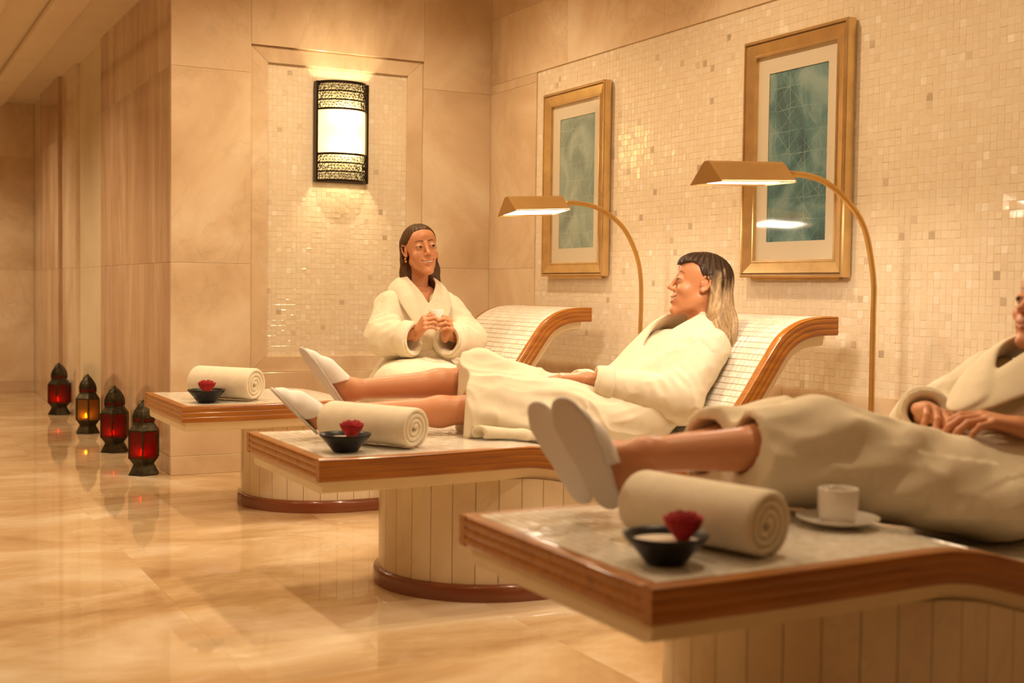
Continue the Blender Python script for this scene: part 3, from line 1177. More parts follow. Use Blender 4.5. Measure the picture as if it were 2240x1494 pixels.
def bowl(x, y, label, z=0.5065):
    t = empty('black_bowl', (x, y, z))
    tag(t, label, 'bowl', 'rose bowls on the loungers')
    m = MB()
    m.lathe([(0.0, 0.0), (0.036, 0.0), (0.040, 0.003), (0.058, 0.026), (0.076, 0.046), (0.082, 0.054), (0.0815, 0.0565), (0.079, 0.0565), (0.0735, 0.049), (0.066, 0.041)], 48)
    m.obj('body', MAT['bowl_black'], t, True)
    m = MB()
    m.lathe([(0.0, 0.041), (0.04, 0.0415), (0.066, 0.0418)], 40)
    tag(m.obj('filling', MAT['bowl_cream'], t, True), 'pale cream filling')
    return t


def rose(x, y, label, rz=0.0, z=0.5065 + 0.0415):
    t = empty('red_rose', (x, y, z), rz)
    tag(t, label, 'rose', 'red rose heads in the bowls')
    rr = random.Random(int(x * 1000 + y * 100))
    k = 0
    for ring, (n, r, h, open_) in enumerate(((3, 0.011, 0.052, 0.0), (4, 0.020, 0.053, 0.1), (5, 0.028, 0.051, 0.25), (6, 0.034, 0.045, 0.45))):
        for i in range(n):
            an = 2 * math.pi * i / n + ring * 0.6 + rr.uniform(-.15, .15)
            V, Fc = [], []
            nu, nv = 8, 6
            wd = 1.25 * math.pi / n + 0.35
            for v in range(nv + 1):
                b = v / nv
                for u in range(nu + 1):
                    a = an + (u / nu - .5) * 2 * wd * (0.62 + 0.38 * math.sin(math.pi * (0.15 + 0.45 * b)))
                    edge = abs(u / nu - .5) * 2
                    rad_ = 0.006 + (r - 0.006) * math.sin(min(1, b * 1.25) * math.pi / 2) + open_ * 0.012 * max(0, b - .6) / .4 - (0.5 - open_) * 0.45 * r * max(0, b - .6) / .4
                    zz = h * (b - 0.10 * b * edge ** 2 - open_ * 0.14 * max(0, b - .7)) + 0.002 * math.sin(5 * a)
                    V.append((rad_ * math.cos(a), rad_ * math.sin(a), 0.002 + zz))
            for v in range(nv):
                for u in range(nu):
                    q = v * (nu + 1) + u
                    Fc.append((q, q + 1, q + nu + 2, q + nu + 1))
            m = MB()
            m.add(V, Fc)
            o = m.obj('petal', MAT['petal'], t, True)
            sd = o.modifiers.new('thick', 'SOLIDIFY')
            sd.thickness = 0.0012
    m = MB()
    m.lathe([(0.0, 0.0), (0.012, 0.001), (0.02, 0.010), (0.022, 0.018), (0.0, 0.02)], 14)
    m.obj('calyx', MAT['petal'], t, True)
    return t


for (x, y), (rx, ry), l1, l2 in (((1.360, 5.435), (1.364, 5.442), 'small black bowl on the far lounger, before its towel roll', 'red rose head in the bowl on the far lounger'),
                                 ((1.352, 3.665), (1.372, 3.662), 'small black bowl before the middle towel roll', 'red rose head in the bowl on the middle lounger'),
                                 ((1.352, 1.925), (1.386, 1.918), 'small black bowl on the front lounger, largest and most blurred', 'red rose head in the bowl on the front lounger')):
    bowl(x, y, l1)
    rose(rx, ry, l2, x * 3 + y)


def cup(loc, r, h, label, handle_ang, tilt=(0, 0, 0)):
    t = empty('coffee_cup', loc)
    t.rotation_euler = tilt
    tag(t, label, 'cup')
    m = MB()
    m.lathe([(0.0, 0.004), (r * .60, 0.003), (r * .62, 0.0), (r * .70, 0.0), (r * .80, 0.006), (r * .93, 0.02), (r * .985, h * .5), (r, h - .002), (r - .001, h), (r - .0035, h - .001), (r * .90, h * .5), (r * .80, 0.02), (r * .5, 0.009), (0.0, 0.008)], 44)
    m.obj('cup_body', MAT['china'], t, True)
    m = MB()
    ca, sa = math.cos(handle_ang), math.sin(handle_ang)
    pts = [(r * .96 + 0.028 * math.sin(a) , h * .5 + h * .28 * math.cos(a)) for a in np.linspace(0.0, math.pi, 13)]
    m.tube([(q * ca, q * sa, z) for q, z in pts], 0.0042, 8)
    m.obj('handle', MAT['china'], t, True)
    return t


def saucer(loc, r, label):
    t = empty('saucer', loc)
    tag(t, label, 'saucer')
    m = MB()
    m.lathe([(0.0, 0.002), (r * .36, 0.002), (r * .38, 0.0), (r * .42, 0.0), (r * .46, 0.003), (r * .8, 0.011), (r, 0.019), (r, 0.021), (r * .97, 0.0205), (r * .78, 0.014), (r * .45, 0.007), (r * .40, 0.0055), (0.0, 0.0055)], 52)
    m.obj('dish', MAT['china'], t, True)
    m = MB()
    m.lathe([(r * .985, 0.0205), (r * .997, 0.0218), (r * 1.004, 0.0208)], 52)
    m.obj('rim', MAT['china'], t, True)
    return t


saucer((1.905, 2.062, 0.5105), 0.090, 'white china saucer under the cup on the front lounger')
cup((1.905, 2.062, 0.5165), 0.0445, 0.078, 'white china cup standing on a saucer on the front lounger', math.radians(75))
# ================================================================== people: implicit surfaces -> meshes
def vec(*a):
    return np.array(a, float)


def unit(a):
    a = np.array(a, float)
    return a / np.linalg.norm(a)


def cap(a, b, ra, rb=None, flat=None):
    a, b = np.array(a, float), np.array(b, float)
    rb = ra if rb is None else rb
    ba = b - a
    L2 = float(ba @ ba) + 1e-12
    fv = None if flat is None else unit(flat[0])
    fs = 1.0 if flat is None else flat[1]

    def fn(X, Y, Z):
        px, py, pz = X - a[0], Y - a[1], Z - a[2]
        t = np.clip((px * ba[0] + py * ba[1] + pz * ba[2]) / L2, 0, 1)
        qx, qy, qz = px - t * ba[0], py - t * ba[1], pz - t * ba[2]
        d2 = qx * qx + qy * qy + qz * qz
        if fv is not None:
            w = qx * fv[0] + qy * fv[1] + qz * fv[2]
            d2 = d2 + w * w * (1 / fs ** 2 - 1)
            return (np.sqrt(np.maximum(d2, 0)) - (ra + (rb - ra) * t)) * (1.0 if fs >= 1 else (0.5 + 0.5 * fs))
        return np.sqrt(np.maximum(d2, 0)) - (ra + (rb - ra) * t)
    r = max(ra, rb) * max(1.0, fs)
    return fn, np.minimum(a, b) - r, np.maximum(a, b) + r


def ell(c, r, R=None):
    c, r = np.array(c, float), np.array(r, float)

    def fn(X, Y, Z):
        p = [X - c[0], Y - c[1], Z - c[2]]
        if R is not None:
            p = [R[0][i] * p[0] + R[1][i] * p[1] + R[2][i] * p[2] for i in range(3)]
        k0 = np.sqrt(sum((p[i] / r[i]) ** 2 for i in range(3)))
        k1 = np.sqrt(sum((p[i] / r[i] ** 2) ** 2 for i in range(3))) + 1e-9
        return k0 * (k0 - 1) / k1
    m = r if R is None else np.array([r.max()] * 3)
    return fn, c - m, c + m


def rotm(ax, deg):
    return np.array(Matrix.Rotation(math.radians(deg), 3, ax)).T.T


class Field:
    def __init__(s, lo, hi, h):
        s.lo, s.h = np.array(lo, float), h
        s.n = np.ceil((np.array(hi, float) - s.lo) / h).astype(int) + 1
        s.D = np.full(s.n, 0.5, np.float32)
        s.ax = [(s.lo[i] + h * np.arange(s.n[i])).astype(np.float32) for i in range(3)]

    def _blk(s, lo, hi):
        a = np.clip(np.floor((lo - s.lo) / s.h).astype(int), 0, s.n)
        b = np.clip(np.ceil((hi - s.lo) / s.h).astype(int) + 1, 0, s.n)
        if np.any(b <= a):
            return None
        sl = tuple(slice(a[i], b[i]) for i in range(3))
        return sl, (s.ax[0][sl[0]][:, None, None], s.ax[1][sl[1]][None, :, None], s.ax[2][sl[2]][None, None, :])

    def add(s, prim, k=0.0):
        fn, lo, hi = prim
        r = s._blk(lo - k - 3 * s.h, hi + k + 3 * s.h)
        if r is None:
            return s
        sl, P = r
        d = fn(*P).astype(np.float32)
        D = s.D[sl]
        o = np.minimum(D, d)
        if k > 0:
            h = np.maximum(k - np.abs(D - d), 0) / k
            o = o - h * h * k * 0.25
        s.D[sl] = o
        return s

    def sub(s, prim, k=0.0):
        fn, lo, hi = prim
        r = s._blk(lo - k - 3 * s.h, hi + k + 3 * s.h)
        if r is None:
            return s
        sl, P = r
        d = -fn(*P).astype(np.float32)
        D = s.D[sl]
        o = np.maximum(D, d)
        if k > 0:
            h = np.maximum(k - np.abs(D - d), 0) / k
            o = o + h * h * k * 0.25
        s.D[sl] = o
        return s

    def clip(s, fn):
        s.D = np.maximum(s.D, fn(s.ax[0][:, None, None], s.ax[1][None, :, None], s.ax[2][None, None, :]).astype(np.float32))
        return s

    def displace(s, fn, band=0.03):
        i = np.nonzero(np.abs(s.D) < band)
        P = [s.ax[k][i[k]].astype(np.float64) for k in range(3)]
        s.D[i] += fn(*P).astype(np.float32)
        return s

    def mesh(s):
        D = s.D
        S = D < 0
        c = np.zeros(tuple(np.array(D.shape) - 1), np.uint8)
        for dx in (0, 1):
            for dy in (0, 1):
                for dz in (0, 1):
                    c += S[dx:dx + c.shape[0], dy:dy + c.shape[1], dz:dz + c.shape[2]]
        act = np.argwhere((c > 0) & (c < 8))
        ids = np.full(c.shape, -1, np.int64)
        ids[tuple(act.T)] = np.arange(len(act))
        acc = np.zeros((len(act), 3))
        cnt = np.zeros(len(act))
        cor = [(0, 0, 0), (1, 0, 0), (0, 1, 0), (1, 1, 0), (0, 0, 1), (1, 0, 1), (0, 1, 1), (1, 1, 1)]
        val = [D[act[:, 0] + a, act[:, 1] + b, act[:, 2] + e] for a, b, e in cor]
        for i in range(8):
            for j in range(i + 1, 8):
                df = np.array(cor[j]) - np.array(cor[i])
                if np.abs(df).sum() != 1:
                    continue
                m = (val[i] < 0) != (val[j] < 0)
                t = np.where(m, val[i] / np.where(m, val[i] - val[j], 1), 0)
                acc += np.where(m[:, None], np.array(cor[i]) + t[:, None] * df, 0)
                cnt += m
        V = s.lo + s.h * (act + acc / cnt[:, None])
        Fs = []
        for ax in range(3):
            b, e = (ax + 1) % 3, (ax + 2) % 3
            sl0 = [slice(None)] * 3
            sl1 = [slice(None)] * 3
            sl0[ax] = slice(0, -1)
            sl1[ax] = slice(1, None)
            A, B = S[tuple(sl0)], S[tuple(sl1)]
            for sgn in (True, False):
                w = np.argwhere((A == sgn) & (B == (not sgn)))
                w = w[(w[:, b] > 0) & (w[:, e] > 0) & (w[:, b] < D.shape[b] - 1) & (w[:, e] < D.shape[e] - 1)]
                q = []
                for db, de in ((-1, -1), (0, -1), (0, 0), (-1, 0)):
                    x = w.copy()
                    x[:, b] += db
                    x[:, e] += de
                    q.append(ids[tuple(x.T)])
                q = np.stack(q, 1)
                Fs.append(q if sgn else q[:, ::-1])
        F = np.concatenate(Fs)
        return V, F[(F >= 0).all(1)]


_tab = np.random.RandomState(5).rand(32, 32, 32)


def noise3(x, y, z):
    xi, yi, zi = np.floor(x).astype(int), np.floor(y).astype(int), np.floor(z).astype(int)
    fx, fy, fz = x - xi, y - yi, z - zi
    fx, fy, fz = [f * f * (3 - 2 * f) for f in (fx, fy, fz)]
    out = 0
    for a in (0, 1):
        for b in (0, 1):
            for c in (0, 1):
                w = (fx if a else 1 - fx) * (fy if b else 1 - fy) * (fz if c else 1 - fz)
                out = out + w * _tab[(xi + a) % 32, (yi + b) % 32, (zi + c) % 32]
    return out


def ridge(n):
    return 1 - np.abs(2 * n - 1)


def to_obj(name, parts, mat, parent=None, smooth=True):
    """parts: list of (V, F, colour or None)"""
    Vs, Fs, Cs = [], [], []
    k = 0
    anyc = False
    for p in parts:
        V, F = p[0], p[1]
        C = p[2] if len(p) > 2 and p[2] is not None else None
        Vs.append(np.asarray(V, float))
        Fs += (np.asarray(F) + k).tolist() if isinstance(F, np.ndarray) else [tuple(i + k for i in f) for f in F]
        if C is not None:
            anyc = True
            Cs.append(np.asarray(C))
        else:
            Cs.append(np.ones((len(V), 3)) * 0.5)
        k += len(V)
    me = bpy.data.meshes.new(name)
    V = np.concatenate(Vs)
    me.from_pydata(V.tolist(), [], Fs)
    me.update()
    if smooth:
        me.polygons.foreach_set('use_smooth', [True] * len(me.polygons))
    if anyc:
        C = np.concatenate(Cs)
        at = me.color_attributes.new('tint', 'FLOAT_COLOR', 'POINT')
        at.data.foreach_set('color', np.c_[C, np.ones(len(C))].astype(np.float32).ravel())
    me.materials.append(mat)
    o = bpy.data.objects.new(name, me)
    link(o)
    if parent is not None:
        o.parent = parent
        o.matrix_parent_inverse = Matrix.Translation(-parent.location)
    return o


def tint_mat(name, rough, sub=0.0, bump=0.0, bscale=200, stretch=(1, 1, 1), var=0.0, spec=0.5, vscale=1.0):
    t = NT(name)
    a = t.node('ShaderNodeAttribute', attribute_name='tint')
    tc = t.node('ShaderNodeTexCoord')
    mp = t.node('ShaderNodeMapping')
    mp.inputs['Scale'].default_value = stretch
    t.link(tc.outputs['Object'], mp.inputs[0])
    col = a.outputs[0]
    if var:
        n = t.node('ShaderNodeTexNoise', in_Scale=bscale * vscale, in_Detail=3.0)
        t.link(mp.outputs[0], n.inputs['Vector'])
        col = t.mix(1.0, col, t.ramp(n.outputs[0], [(0.3, (1 - var,) * 3), (0.7, (1, 1, 1))]), 'MULTIPLY')
    if bump:
        n2 = t.node('ShaderNodeTexNoise', in_Scale=bscale, in_Detail=2.0)
        t.link(mp.outputs[0], n2.inputs['Vector'])
        t.bump(n2.outputs[0], bump, 0.002)
    t.set(rough=rough, col=col, spec=spec)
    if sub:
        t.set(sub=sub)
    MAT[name] = t.m


tint_mat('skin', 0.42, 0.12, 0.08, 400, spec=0.45)
tint_mat('hair', 0.42, 0.0, 0.5, 60, (5, 5, 0.6), 0.45, spec=0.28)
tint_mat('eye', 0.08)

SKIN = np.array((0.65, 0.29, 0.145))
LIP = np.array((0.50, 0.12, 0.085))


# ------------------------------------------------------------------ head (local: +x her right, +y forward, +z up)
def head_mesh(neck_to, neck_r=0.046, h=0.0021, lips=LIP, brow=(0.10, 0.05, 0.03), skin=SKIN, open_=1.0):
    nt = np.array(neck_to, float)
    lo = np.minimum(vec(-.10, -.125, -.135), nt - .07)
    hi = np.maximum(vec(.10, .13, .13), nt + .07)
    F = Field(lo, hi, h)
    F.add(ell((0, -.016, .034), (.072, .090, .079)))
    F.add(ell((0, .024, .042), (.060, .057, .058)), .03)
    F.add(ell((0, .024, -.034), (.055, .058, .078)), .03)
    for s in (-1, 1):
        F.add(cap((s * .046, -.002, -.056), (s * .012, .071, -.107), .014, .010), .03)
        F.add(ell((s * .038, .058, -.030), (.024, .022, .021)), .022)
    F.add(ell((0, .077, -.105), (.016, .014, .013)), .022)
    F.add(cap((-.026, .0755, .027), (.026, .0755, .027), .0045), .006)
    F.add(cap(vec(0, -.030, -.055), nt, .041, neck_r), .03)
    # nose
    F.add(cap((0, .079, .022), (0, .102, -.021), .0074, .0080), .016)
    F.add(ell((0, .1060, -.0262), (.0088, .0090, .0080)), .009)
    for s in (-1, 1):
        F.add(ell((s * .0112, .095, -.0300), (.0070, .009, .0064)), .007)
        F.sub(ell((s * .0055, .100, -.0360), (.0030, .005, .003)), .003)
    # eyes
    for s in (-1, 1):
        F.sub(ell((s * .0335, .095, .008), (.0165, .014, .0105)), .013)
        F.add(ell((s * .0315, .0745, .0075), (.0158, .0150, .0140)), .006)
        F.sub(ell((s * .0318, .0915, .0060), (.0132, .011, .0031)), .0015)
    # mouth, smiling
    F.add(ell((0, .068, -.064), (.036, .0225, .027)), .02)
    mc = [(-.0300, .0755, -.0530), (-.016, .0880, -.0620), (0, .0925, -.0655), (.016, .0880, -.0620), (.0300, .0755, -.0530)]
    for a, b in zip(mc[:-1], mc[1:]):
        F.sub(cap(a, b, .0060 * open_ if abs(a[0]) < .02 else .0022, .0060 * open_ if abs(b[0]) < .02 else .0022), .002)
    gp = .0012 + .0050 * open_
    ul = [(-.0330, .0730, -.0505), (-.016, .0885, -.0565), (-.004, .0935, -.0583), (.004, .0935, -.0583), (.016, .0885, -.0565), (.0330, .0730, -.0505)]
    for a, b in zip(ul[:-1], ul[1:]):
        ra, rb = (.0020 if abs(a[0]) > .02 else .0037), (.0020 if abs(b[0]) > .02 else .0037)
        F.add(cap(a, b, ra, rb), .003)
    ll = [(-.0325, .0730, -.0515), (-.017, .0865, -.0640 - gp), (0, .0918, -.0700 - gp), (.017, .0865, -.0640 - gp), (.0325, .0730, -.0515)]
    for a, b in zip(ll[:-1], ll[1:]):
        ra, rb = (.0022 if abs(a[0]) > .02 else .0050), (.0022 if abs(b[0]) > .02 else .0050)
        F.add(cap(a, b, ra, rb), .003)
    # ears
    for s in (-1, 1):
        F.add(ell((s * .0705, -.010, .000), (.0052, .0150, .0265)), .005)
        rim = [(.0715, .001, .014), (.0765, -.005, .0255), (.080, -.017, .0270), (.0825, -.0255, .0150), (.0815, -.0245, -.002), (.078, -.0165, -.0175), (.075, -.006, -.0265)]
        for a, b in zip(rim[:-1], rim[1:]):
            F.add(cap((s * a[0], a[1], a[2]), (s * b[0], b[1], b[2]), .0040), .003)
        F.add(cap((s * .075, .002, .004), (s * .075, .001, -.006), .0042), .004)
        F.add(ell((s * .0725, -.003, -.022), (.0055, .009, .010)), .004)
    V, Q = F.mesh()
    C = np.tile(np.asarray(skin, float), (len(V), 1))
    x, y, z = V.T
    ax = np.abs(x)
    # colour that belongs to the skin: lips, brows, lash line, a little warmth on the cheeks
    def near(chain, r):
        d = np.full(len(V), 9.0)
        for a, b in zip(chain[:-1], chain[1:]):
            fn, _, _ = cap(a, b, 0.0)
            d = np.minimum(d, fn(x, y, z))
        return np.clip((r - d) / 0.0018, 0, 1)
    w = np.maximum(near(ul, .0045), near(ll, .0060)) * (y > .07)
    C = C * (1 - w[:, None]) + np.asarray(lips) * w[:, None]
    inn = near(mc, .0068) * (y < .0885) * (1 - w)
    C = C * (1 - inn[:, None]) + np.array((.16, .03, .025)) * inn[:, None]
    zb = .0305 + .0045 * np.sin(np.clip((ax - .012) / .036, 0, 1) * math.pi * .75) - .004 * np.clip((ax - .035) / .015, 0, 1)
    th = .0030 * np.clip(1.15 - (ax - .012) / .045, .35, 1)
    w = np.clip((th - np.abs(z - zb)) / .0012 + .5, 0, 1) * (ax > .012) * (ax < .049) * (y > .05)
    C = C * (1 - w[:, None]) + np.asarray(brow) * w[:, None]
    ex, ez = (ax - .0318) / .0152, (z - .0062) / .0054
    rr = np.sqrt(ex ** 2 + ez ** 2)
    w = np.clip(1 - np.abs(rr - 0.93) / .22, 0, 1) * (ez > -.25) * (y > .075) * .9
    C = C * (1 - w[:, None]) + np.array((.04, .02, .012)) * w[:, None]
    w = np.clip(1 - np.sqrt(((ax - .042) / .02) ** 2 + ((z + .030) / .018) ** 2), 0, 1) * (y > .03) * .35
    C = C * (1 - w[:, None]) + np.array((.62, .26, .17)) * w[:, None]
    return V, Q, C


def head_matrix(center, fwd, up, scale=1.0):
    f = unit(fwd)
    u = np.array(up, float)
    u = unit(u - f * (u @ f))
    r = np.cross(f, u)
    M = np.eye(4)
    M[:3, 0], M[:3, 1], M[:3, 2] = r * scale, f * scale, u * scale
    M[:3, 3] = center
    return M


def xf(M, V):
    return np.asarray(V) @ M[:3, :3].T + M[:3, 3]


def xfi(M, p):
    return np.linalg.solve(M[:3, :3], np.array(p, float) - M[:3, 3])


def uv_sphere(c, r, n=24, m=14, axis_y=True):
    V, Fc = [], []
    for i in range(m + 1):
        a = math.pi * i / m
        for j in range(n):
            b = 2 * math.pi * j / n
            V.append((c[0] + r * math.sin(a) * math.cos(b), c[1] + r * math.cos(a), c[2] + r * math.sin(a) * math.sin(b)))
    for i in range(m):
        for j in range(n):
            Fc.append((i * n + j, i * n + (j + 1) % n, (i + 1) * n + (j + 1) % n, (i + 1) * n + j))
    return np.array(V), Fc


def face_extras(M, parent, iris=(0.10, 0.055, 0.025), gaze=(0, 0)):
    for s in (-1, 1):
        c = vec(s * .0315, .0750, .0070)
        V, Fc = uv_sphere(c, .0142, 28, 24)
        d = V - c
        g = unit((gaze[0], 1, gaze[1]))
        cosang = (d @ g) / .0142
        C = np.tile(np.array((.50, .43, .37)), (len(V), 1))
        C[cosang > .80] = iris
        C[cosang > .965] = (.008, .006, .005)
        to_obj('eye', [(xf(M, V), Fc, C)], MAT['eye'], parent)
    m = MB()
    V = []
    n = 15
    for zz, dy in ((-.0590, 0.0), (-.0635, .0010), (-.0680, .0004)):
        for k in range(n):
            x = -.0275 + .055 * k / (n - 1)
            lift = 9.0 * x * x
            V.append((x, .0905 + dy - 13.5 * x * x, zz + lift))
    Fc = [(i * n + k, i * n + k + 1, (i + 1) * n + k + 1, (i + 1) * n + k) for i in range(2) for k in range(n - 1)]
    to_obj('teeth', [(xf(M, V), Fc)], MAT['tooth'], parent)


# ------------------------------------------------------------------ hands
def hand_prims(wrist, u, n, s, curls, thumb, sc=1.0, spread=0.05, fingers=None):
    """u: finger direction, n: palm normal, s: toward the thumb; curls: per finger (mcp, pip, dip) degrees"""
    u = unit(u)
    n = np.array(n, float)
    n = unit(n - u * (n @ u))
    s0 = np.cross(u, n)
    s = s0 if s0 @ np.array(s, float) > 0 else -s0
    w = np.array(wrist, float)
    out = []
    tips = []
    lens = ((.043, .025, .021), (.047, .029, .022), (.043, .027, .021), (.033, .021, .019))
    offs = (.030, .0105, -.0095, -.0285)
    fwd = (.088, .092, .087, .079)
    rad = (.0094, .0096, .0091, .0080)
    out.append((cap(w - u * .03 * sc, w + u * .012 * sc, .025 * sc, .027 * sc, (n, .78)), .015))
    for k in range(4):
        kn = w + (u * fwd[k] + s * offs[k]) * sc
        out.append((cap(w + (u * .012 + s * offs[k] * .55) * sc, kn, .0150 * sc, .0112 * sc), .012))
        a = 0.0
        p = kn
        d0 = unit(u + s * spread * (1.5 - k))
        for j in range(3):
            a += math.radians(curls[k][j])
            d = d0 * math.cos(a) + n * math.sin(a)
            q = p + d * lens[k][j] * sc
            r0 = rad[k] * (1.0, .93, .86)[j] * sc
            out.append((cap(p, q, r0, rad[k] * (.93, .86, .72)[j] * sc), .004))
            p = q
        tips.append((p, d))
    tb = w + (u * .022 + s * .026 + n * .010) * sc
    out.append((cap(w + u * .01 * sc, tb, .018 * sc, .0165 * sc), .012))
    p = tb
    for j, (L, dd) in enumerate(zip((.040, .031, .026), thumb)):
        d = unit(u * dd[0] + s * dd[1] + n * dd[2])
        q = p + d * L * sc
        out.append((cap(p, q, (.0140, .0108, .0098)[j] * sc, (.0108, .0098, .0080)[j] * sc), .006))
        p = q
    tips.append((p, d))
    return out, tips, n


def hand_mesh(prims, tips, n, skin=SKIN, nail=None, h=0.0026, extra=()):
    los = np.min([p[0][1] for p in prims], 0) - .012
    his = np.max([p[0][2] for p in prims], 0) + .012
    F = Field(los, his, h)
    for p, k in prims:
        F.add(p, k)
    V, Q = F.mesh()
    C = np.tile(np.asarray(skin, float), (len(V), 1))
    nailc = np.asarray(nail if nail is not None else (.70, .44, .33))
    for t, d in tips:
        q = V - (t + d * .002)
        dist = np.linalg.norm(q, axis=1)
        back = -(q @ n)
        w = np.clip((.0095 - dist) / .002, 0, 1) * (back > .001)
        C = C * (1 - w[:, None]) + nailc * w[:, None]
    return V, Q, C


# ------------------------------------------------------------------ hair locks
def locks(paths, r, n=7):
    parts = []
    for P, rr in paths:
        m = MB()
        k = len(P)
        rad = [rr * (0.35 + 0.65 * math.sin(math.pi * min(1.0, .25 + .75 * (1 - i / (k - 1))))) * (1 if i < k - 1 else .15) for i in range(k)]
        m.tube(P, rad, n)
        parts.append((np.array(m.v), m.f))
    return parts


# ------------------------------------------------------------------ slippers
def slipper(parent, heel, toe, upn, name='slipper', width=.047):
    heel, toe = np.array(heel, float), np.array(toe, float)
    d = unit(toe - heel)
    L = np.linalg.norm(toe - heel)
    nn = np.array(upn, float)
    nn = unit(nn - d * (nn @ d))
    s = np.cross(d, nn)
    M = np.eye(4)
    M[:3, 0], M[:3, 1], M[:3, 2], M[:3, 3] = s, d, nn, heel     # local: x side, y heel->toe, z up from the sole
    F = Field((-.07, -.03, -.02), (.07, L + .03, .11), .003)
    sc = L / .26
    W = width
    out = [(.030 * sc, W * .66), (.09 * sc, W * .72), (.15 * sc, W * .86), (.20 * sc, W * .92), (.235 * sc, W * .70)]
    # upper: toe cap over the front of the foot, open at the heel
    F.add(cap((0, .075 * sc, .040), (0, .15 * sc, .028), .044, .042, ((0, 0, 1), .95)))
    F.add(cap((0, .15 * sc, .028), (0, .205 * sc, .012), .042, .036, ((0, 0, 1), .70)), .02)
    F.add(cap((0, .205 * sc, .012), (0, .236 * sc, .006), .036, .020, ((0, 0, 1), .55)), .02)
    cut = .088 * sc
    F.clip(lambda X, Y, Z: np.maximum(cut - Y - (Z - .03) * .45, .004 - Z))
    F.sub(cap((0, .04 * sc, .043), (0, .125 * sc, .034), .038, .032))
    V, Q = F.mesh()
    t = to_obj(name, [(xf(M, V), Q)], MAT['slipper'], parent)
    F = Field((-.07, -.03, -.02), (.07, L + .03, .05), .003)
    for (a, ra), (b, rb) in zip(out[:-1], out[1:]):
        F.add(cap((0, a, .002), (0, b, .002), ra, rb), .02)
    F.clip(lambda X, Y, Z: np.abs(Z) - .0048)
    V, Q = F.mesh()
    o = to_obj('slipper_sole', [(xf(M, V), Q)], MAT['slipper_sole'], parent)
    return t


def foot_prims(ankle, heel, toe, upn):
    """skin of the foot inside the slipper"""
    a, hh, t = [np.array(v, float) for v in (ankle, heel, toe)]
    d = unit(t - hh)
    nn = np.array(upn, float)
    nn = unit(nn - d * (nn @ d))
    L = np.linalg.norm(t - hh)
    hb = hh + d * .035 + nn * .036
    return [(cap(a, hb, .036, .031), .02), (cap(hb, hh + d * L * .55 + nn * .028, .032, .022), .02), (cap(a, hh + d * L * .42 + nn * .038, .033, .021), .02), (cap(hh + d * L * .55 + nn * .024, hh + d * L * .76 + nn * .016, .022, .013), .015)]


def fold_fn(seed, amp, sc, warp=0.5, fine=0.35):
    sx, sy, sz = sc

    def fn(x, y, z):
        w = noise3(x * 5 + seed, y * 5 + 3, z * 5 + 7) - .5
        n1 = noise3(x * sx + warp * w * 4 + seed, y * sy + warp * w * 4, z * sz + warp * w * 3 + 11)
        n2 = noise3(x * sx * 2.3 + seed * 2, y * sy * 2.3 + w, z * sz * 2.3 + 5)
        return -amp * (ridge(n1) ** 2 - .4) - amp * fine * (ridge(n2) ** 2 - .4)
    return fn
# ================================================================== the three women
def bed_clip(y0, off=0.006, sh=(0, 0, 0)):
    def fn(X, Y, Z):
        s = (np.interp(X + sh[0], PROF[:, 0], PROF[:, 1]) + off - sh[2]).astype(np.float32)
        Y = Y + sh[1]
        inside = np.where((Y > y0 - .02) & (Y < y0 + LW + .02), 0.0, -1.0)
        return np.where(inside < 0, -1.0, (s - Z) * 0.75) + 0 * Z
    return fn


def chain(F, pts, rads, k, flat=None):
    for i in range(len(pts) - 1):
        F.add(cap(pts[i], pts[i + 1], rads[i], rads[i + 1], flat), k)


def sleeve(F, pts, rads, k=.04, cuff=None):
    """sleeve open at its last point"""
    chain(F, pts, rads, k)


def open_cuff(F, a, b, r, depth=.07):
    """cut the sleeve straight past b and hollow its mouth"""
    a, b = np.array(a, float), np.array(b, float)
    d = unit(b - a)
    e = b + d * .10
    F.sub(cap(b + d * (r * 1.9 + .002), e + d * r * 1.6, r * 1.9, r * 1.9))
    F.sub(cap(b - d * depth, e, r * .62, r * .80))


def sleeve_part(parent, pts, rads, seed, amp=.008, h=.005):
    """sleeve from the shoulder to its open mouth, a part of its own"""
    P = np.array(pts, float)
    R = max(rads) + .03
    F = Field(P.min(0) - R, P.max(0) + R, h)
    chain(F, pts, rads, .045)
    el = P[1]
    d1, d2 = unit(P[0] - P[1]), unit(P[2] - P[1])
    inner = unit(d1 + d2)

    def gather(x, y, z):
        q = np.stack([x, y, z], -1) - el
        a = q @ d2
        r = np.linalg.norm(q, axis=-1)
        near = np.exp(-(r / .09) ** 2) * np.clip((q @ inner) / .05 + .35, 0, 1)
        return .009 * np.sin((q @ (d2 - d1)) * 95 + 3 * noise3(x * 12, y * 12, z * 12)) * near
    F.displace(fold_fn(seed, amp, (9, 9, 9), .8, .4), .03)
    F.displace(gather, .03)
    open_cuff(F, pts[-2], pts[-1], rads[-1])
    V, Q = F.mesh()
    return to_obj('sleeve', [(V, Q)], MAT['terry'], parent)


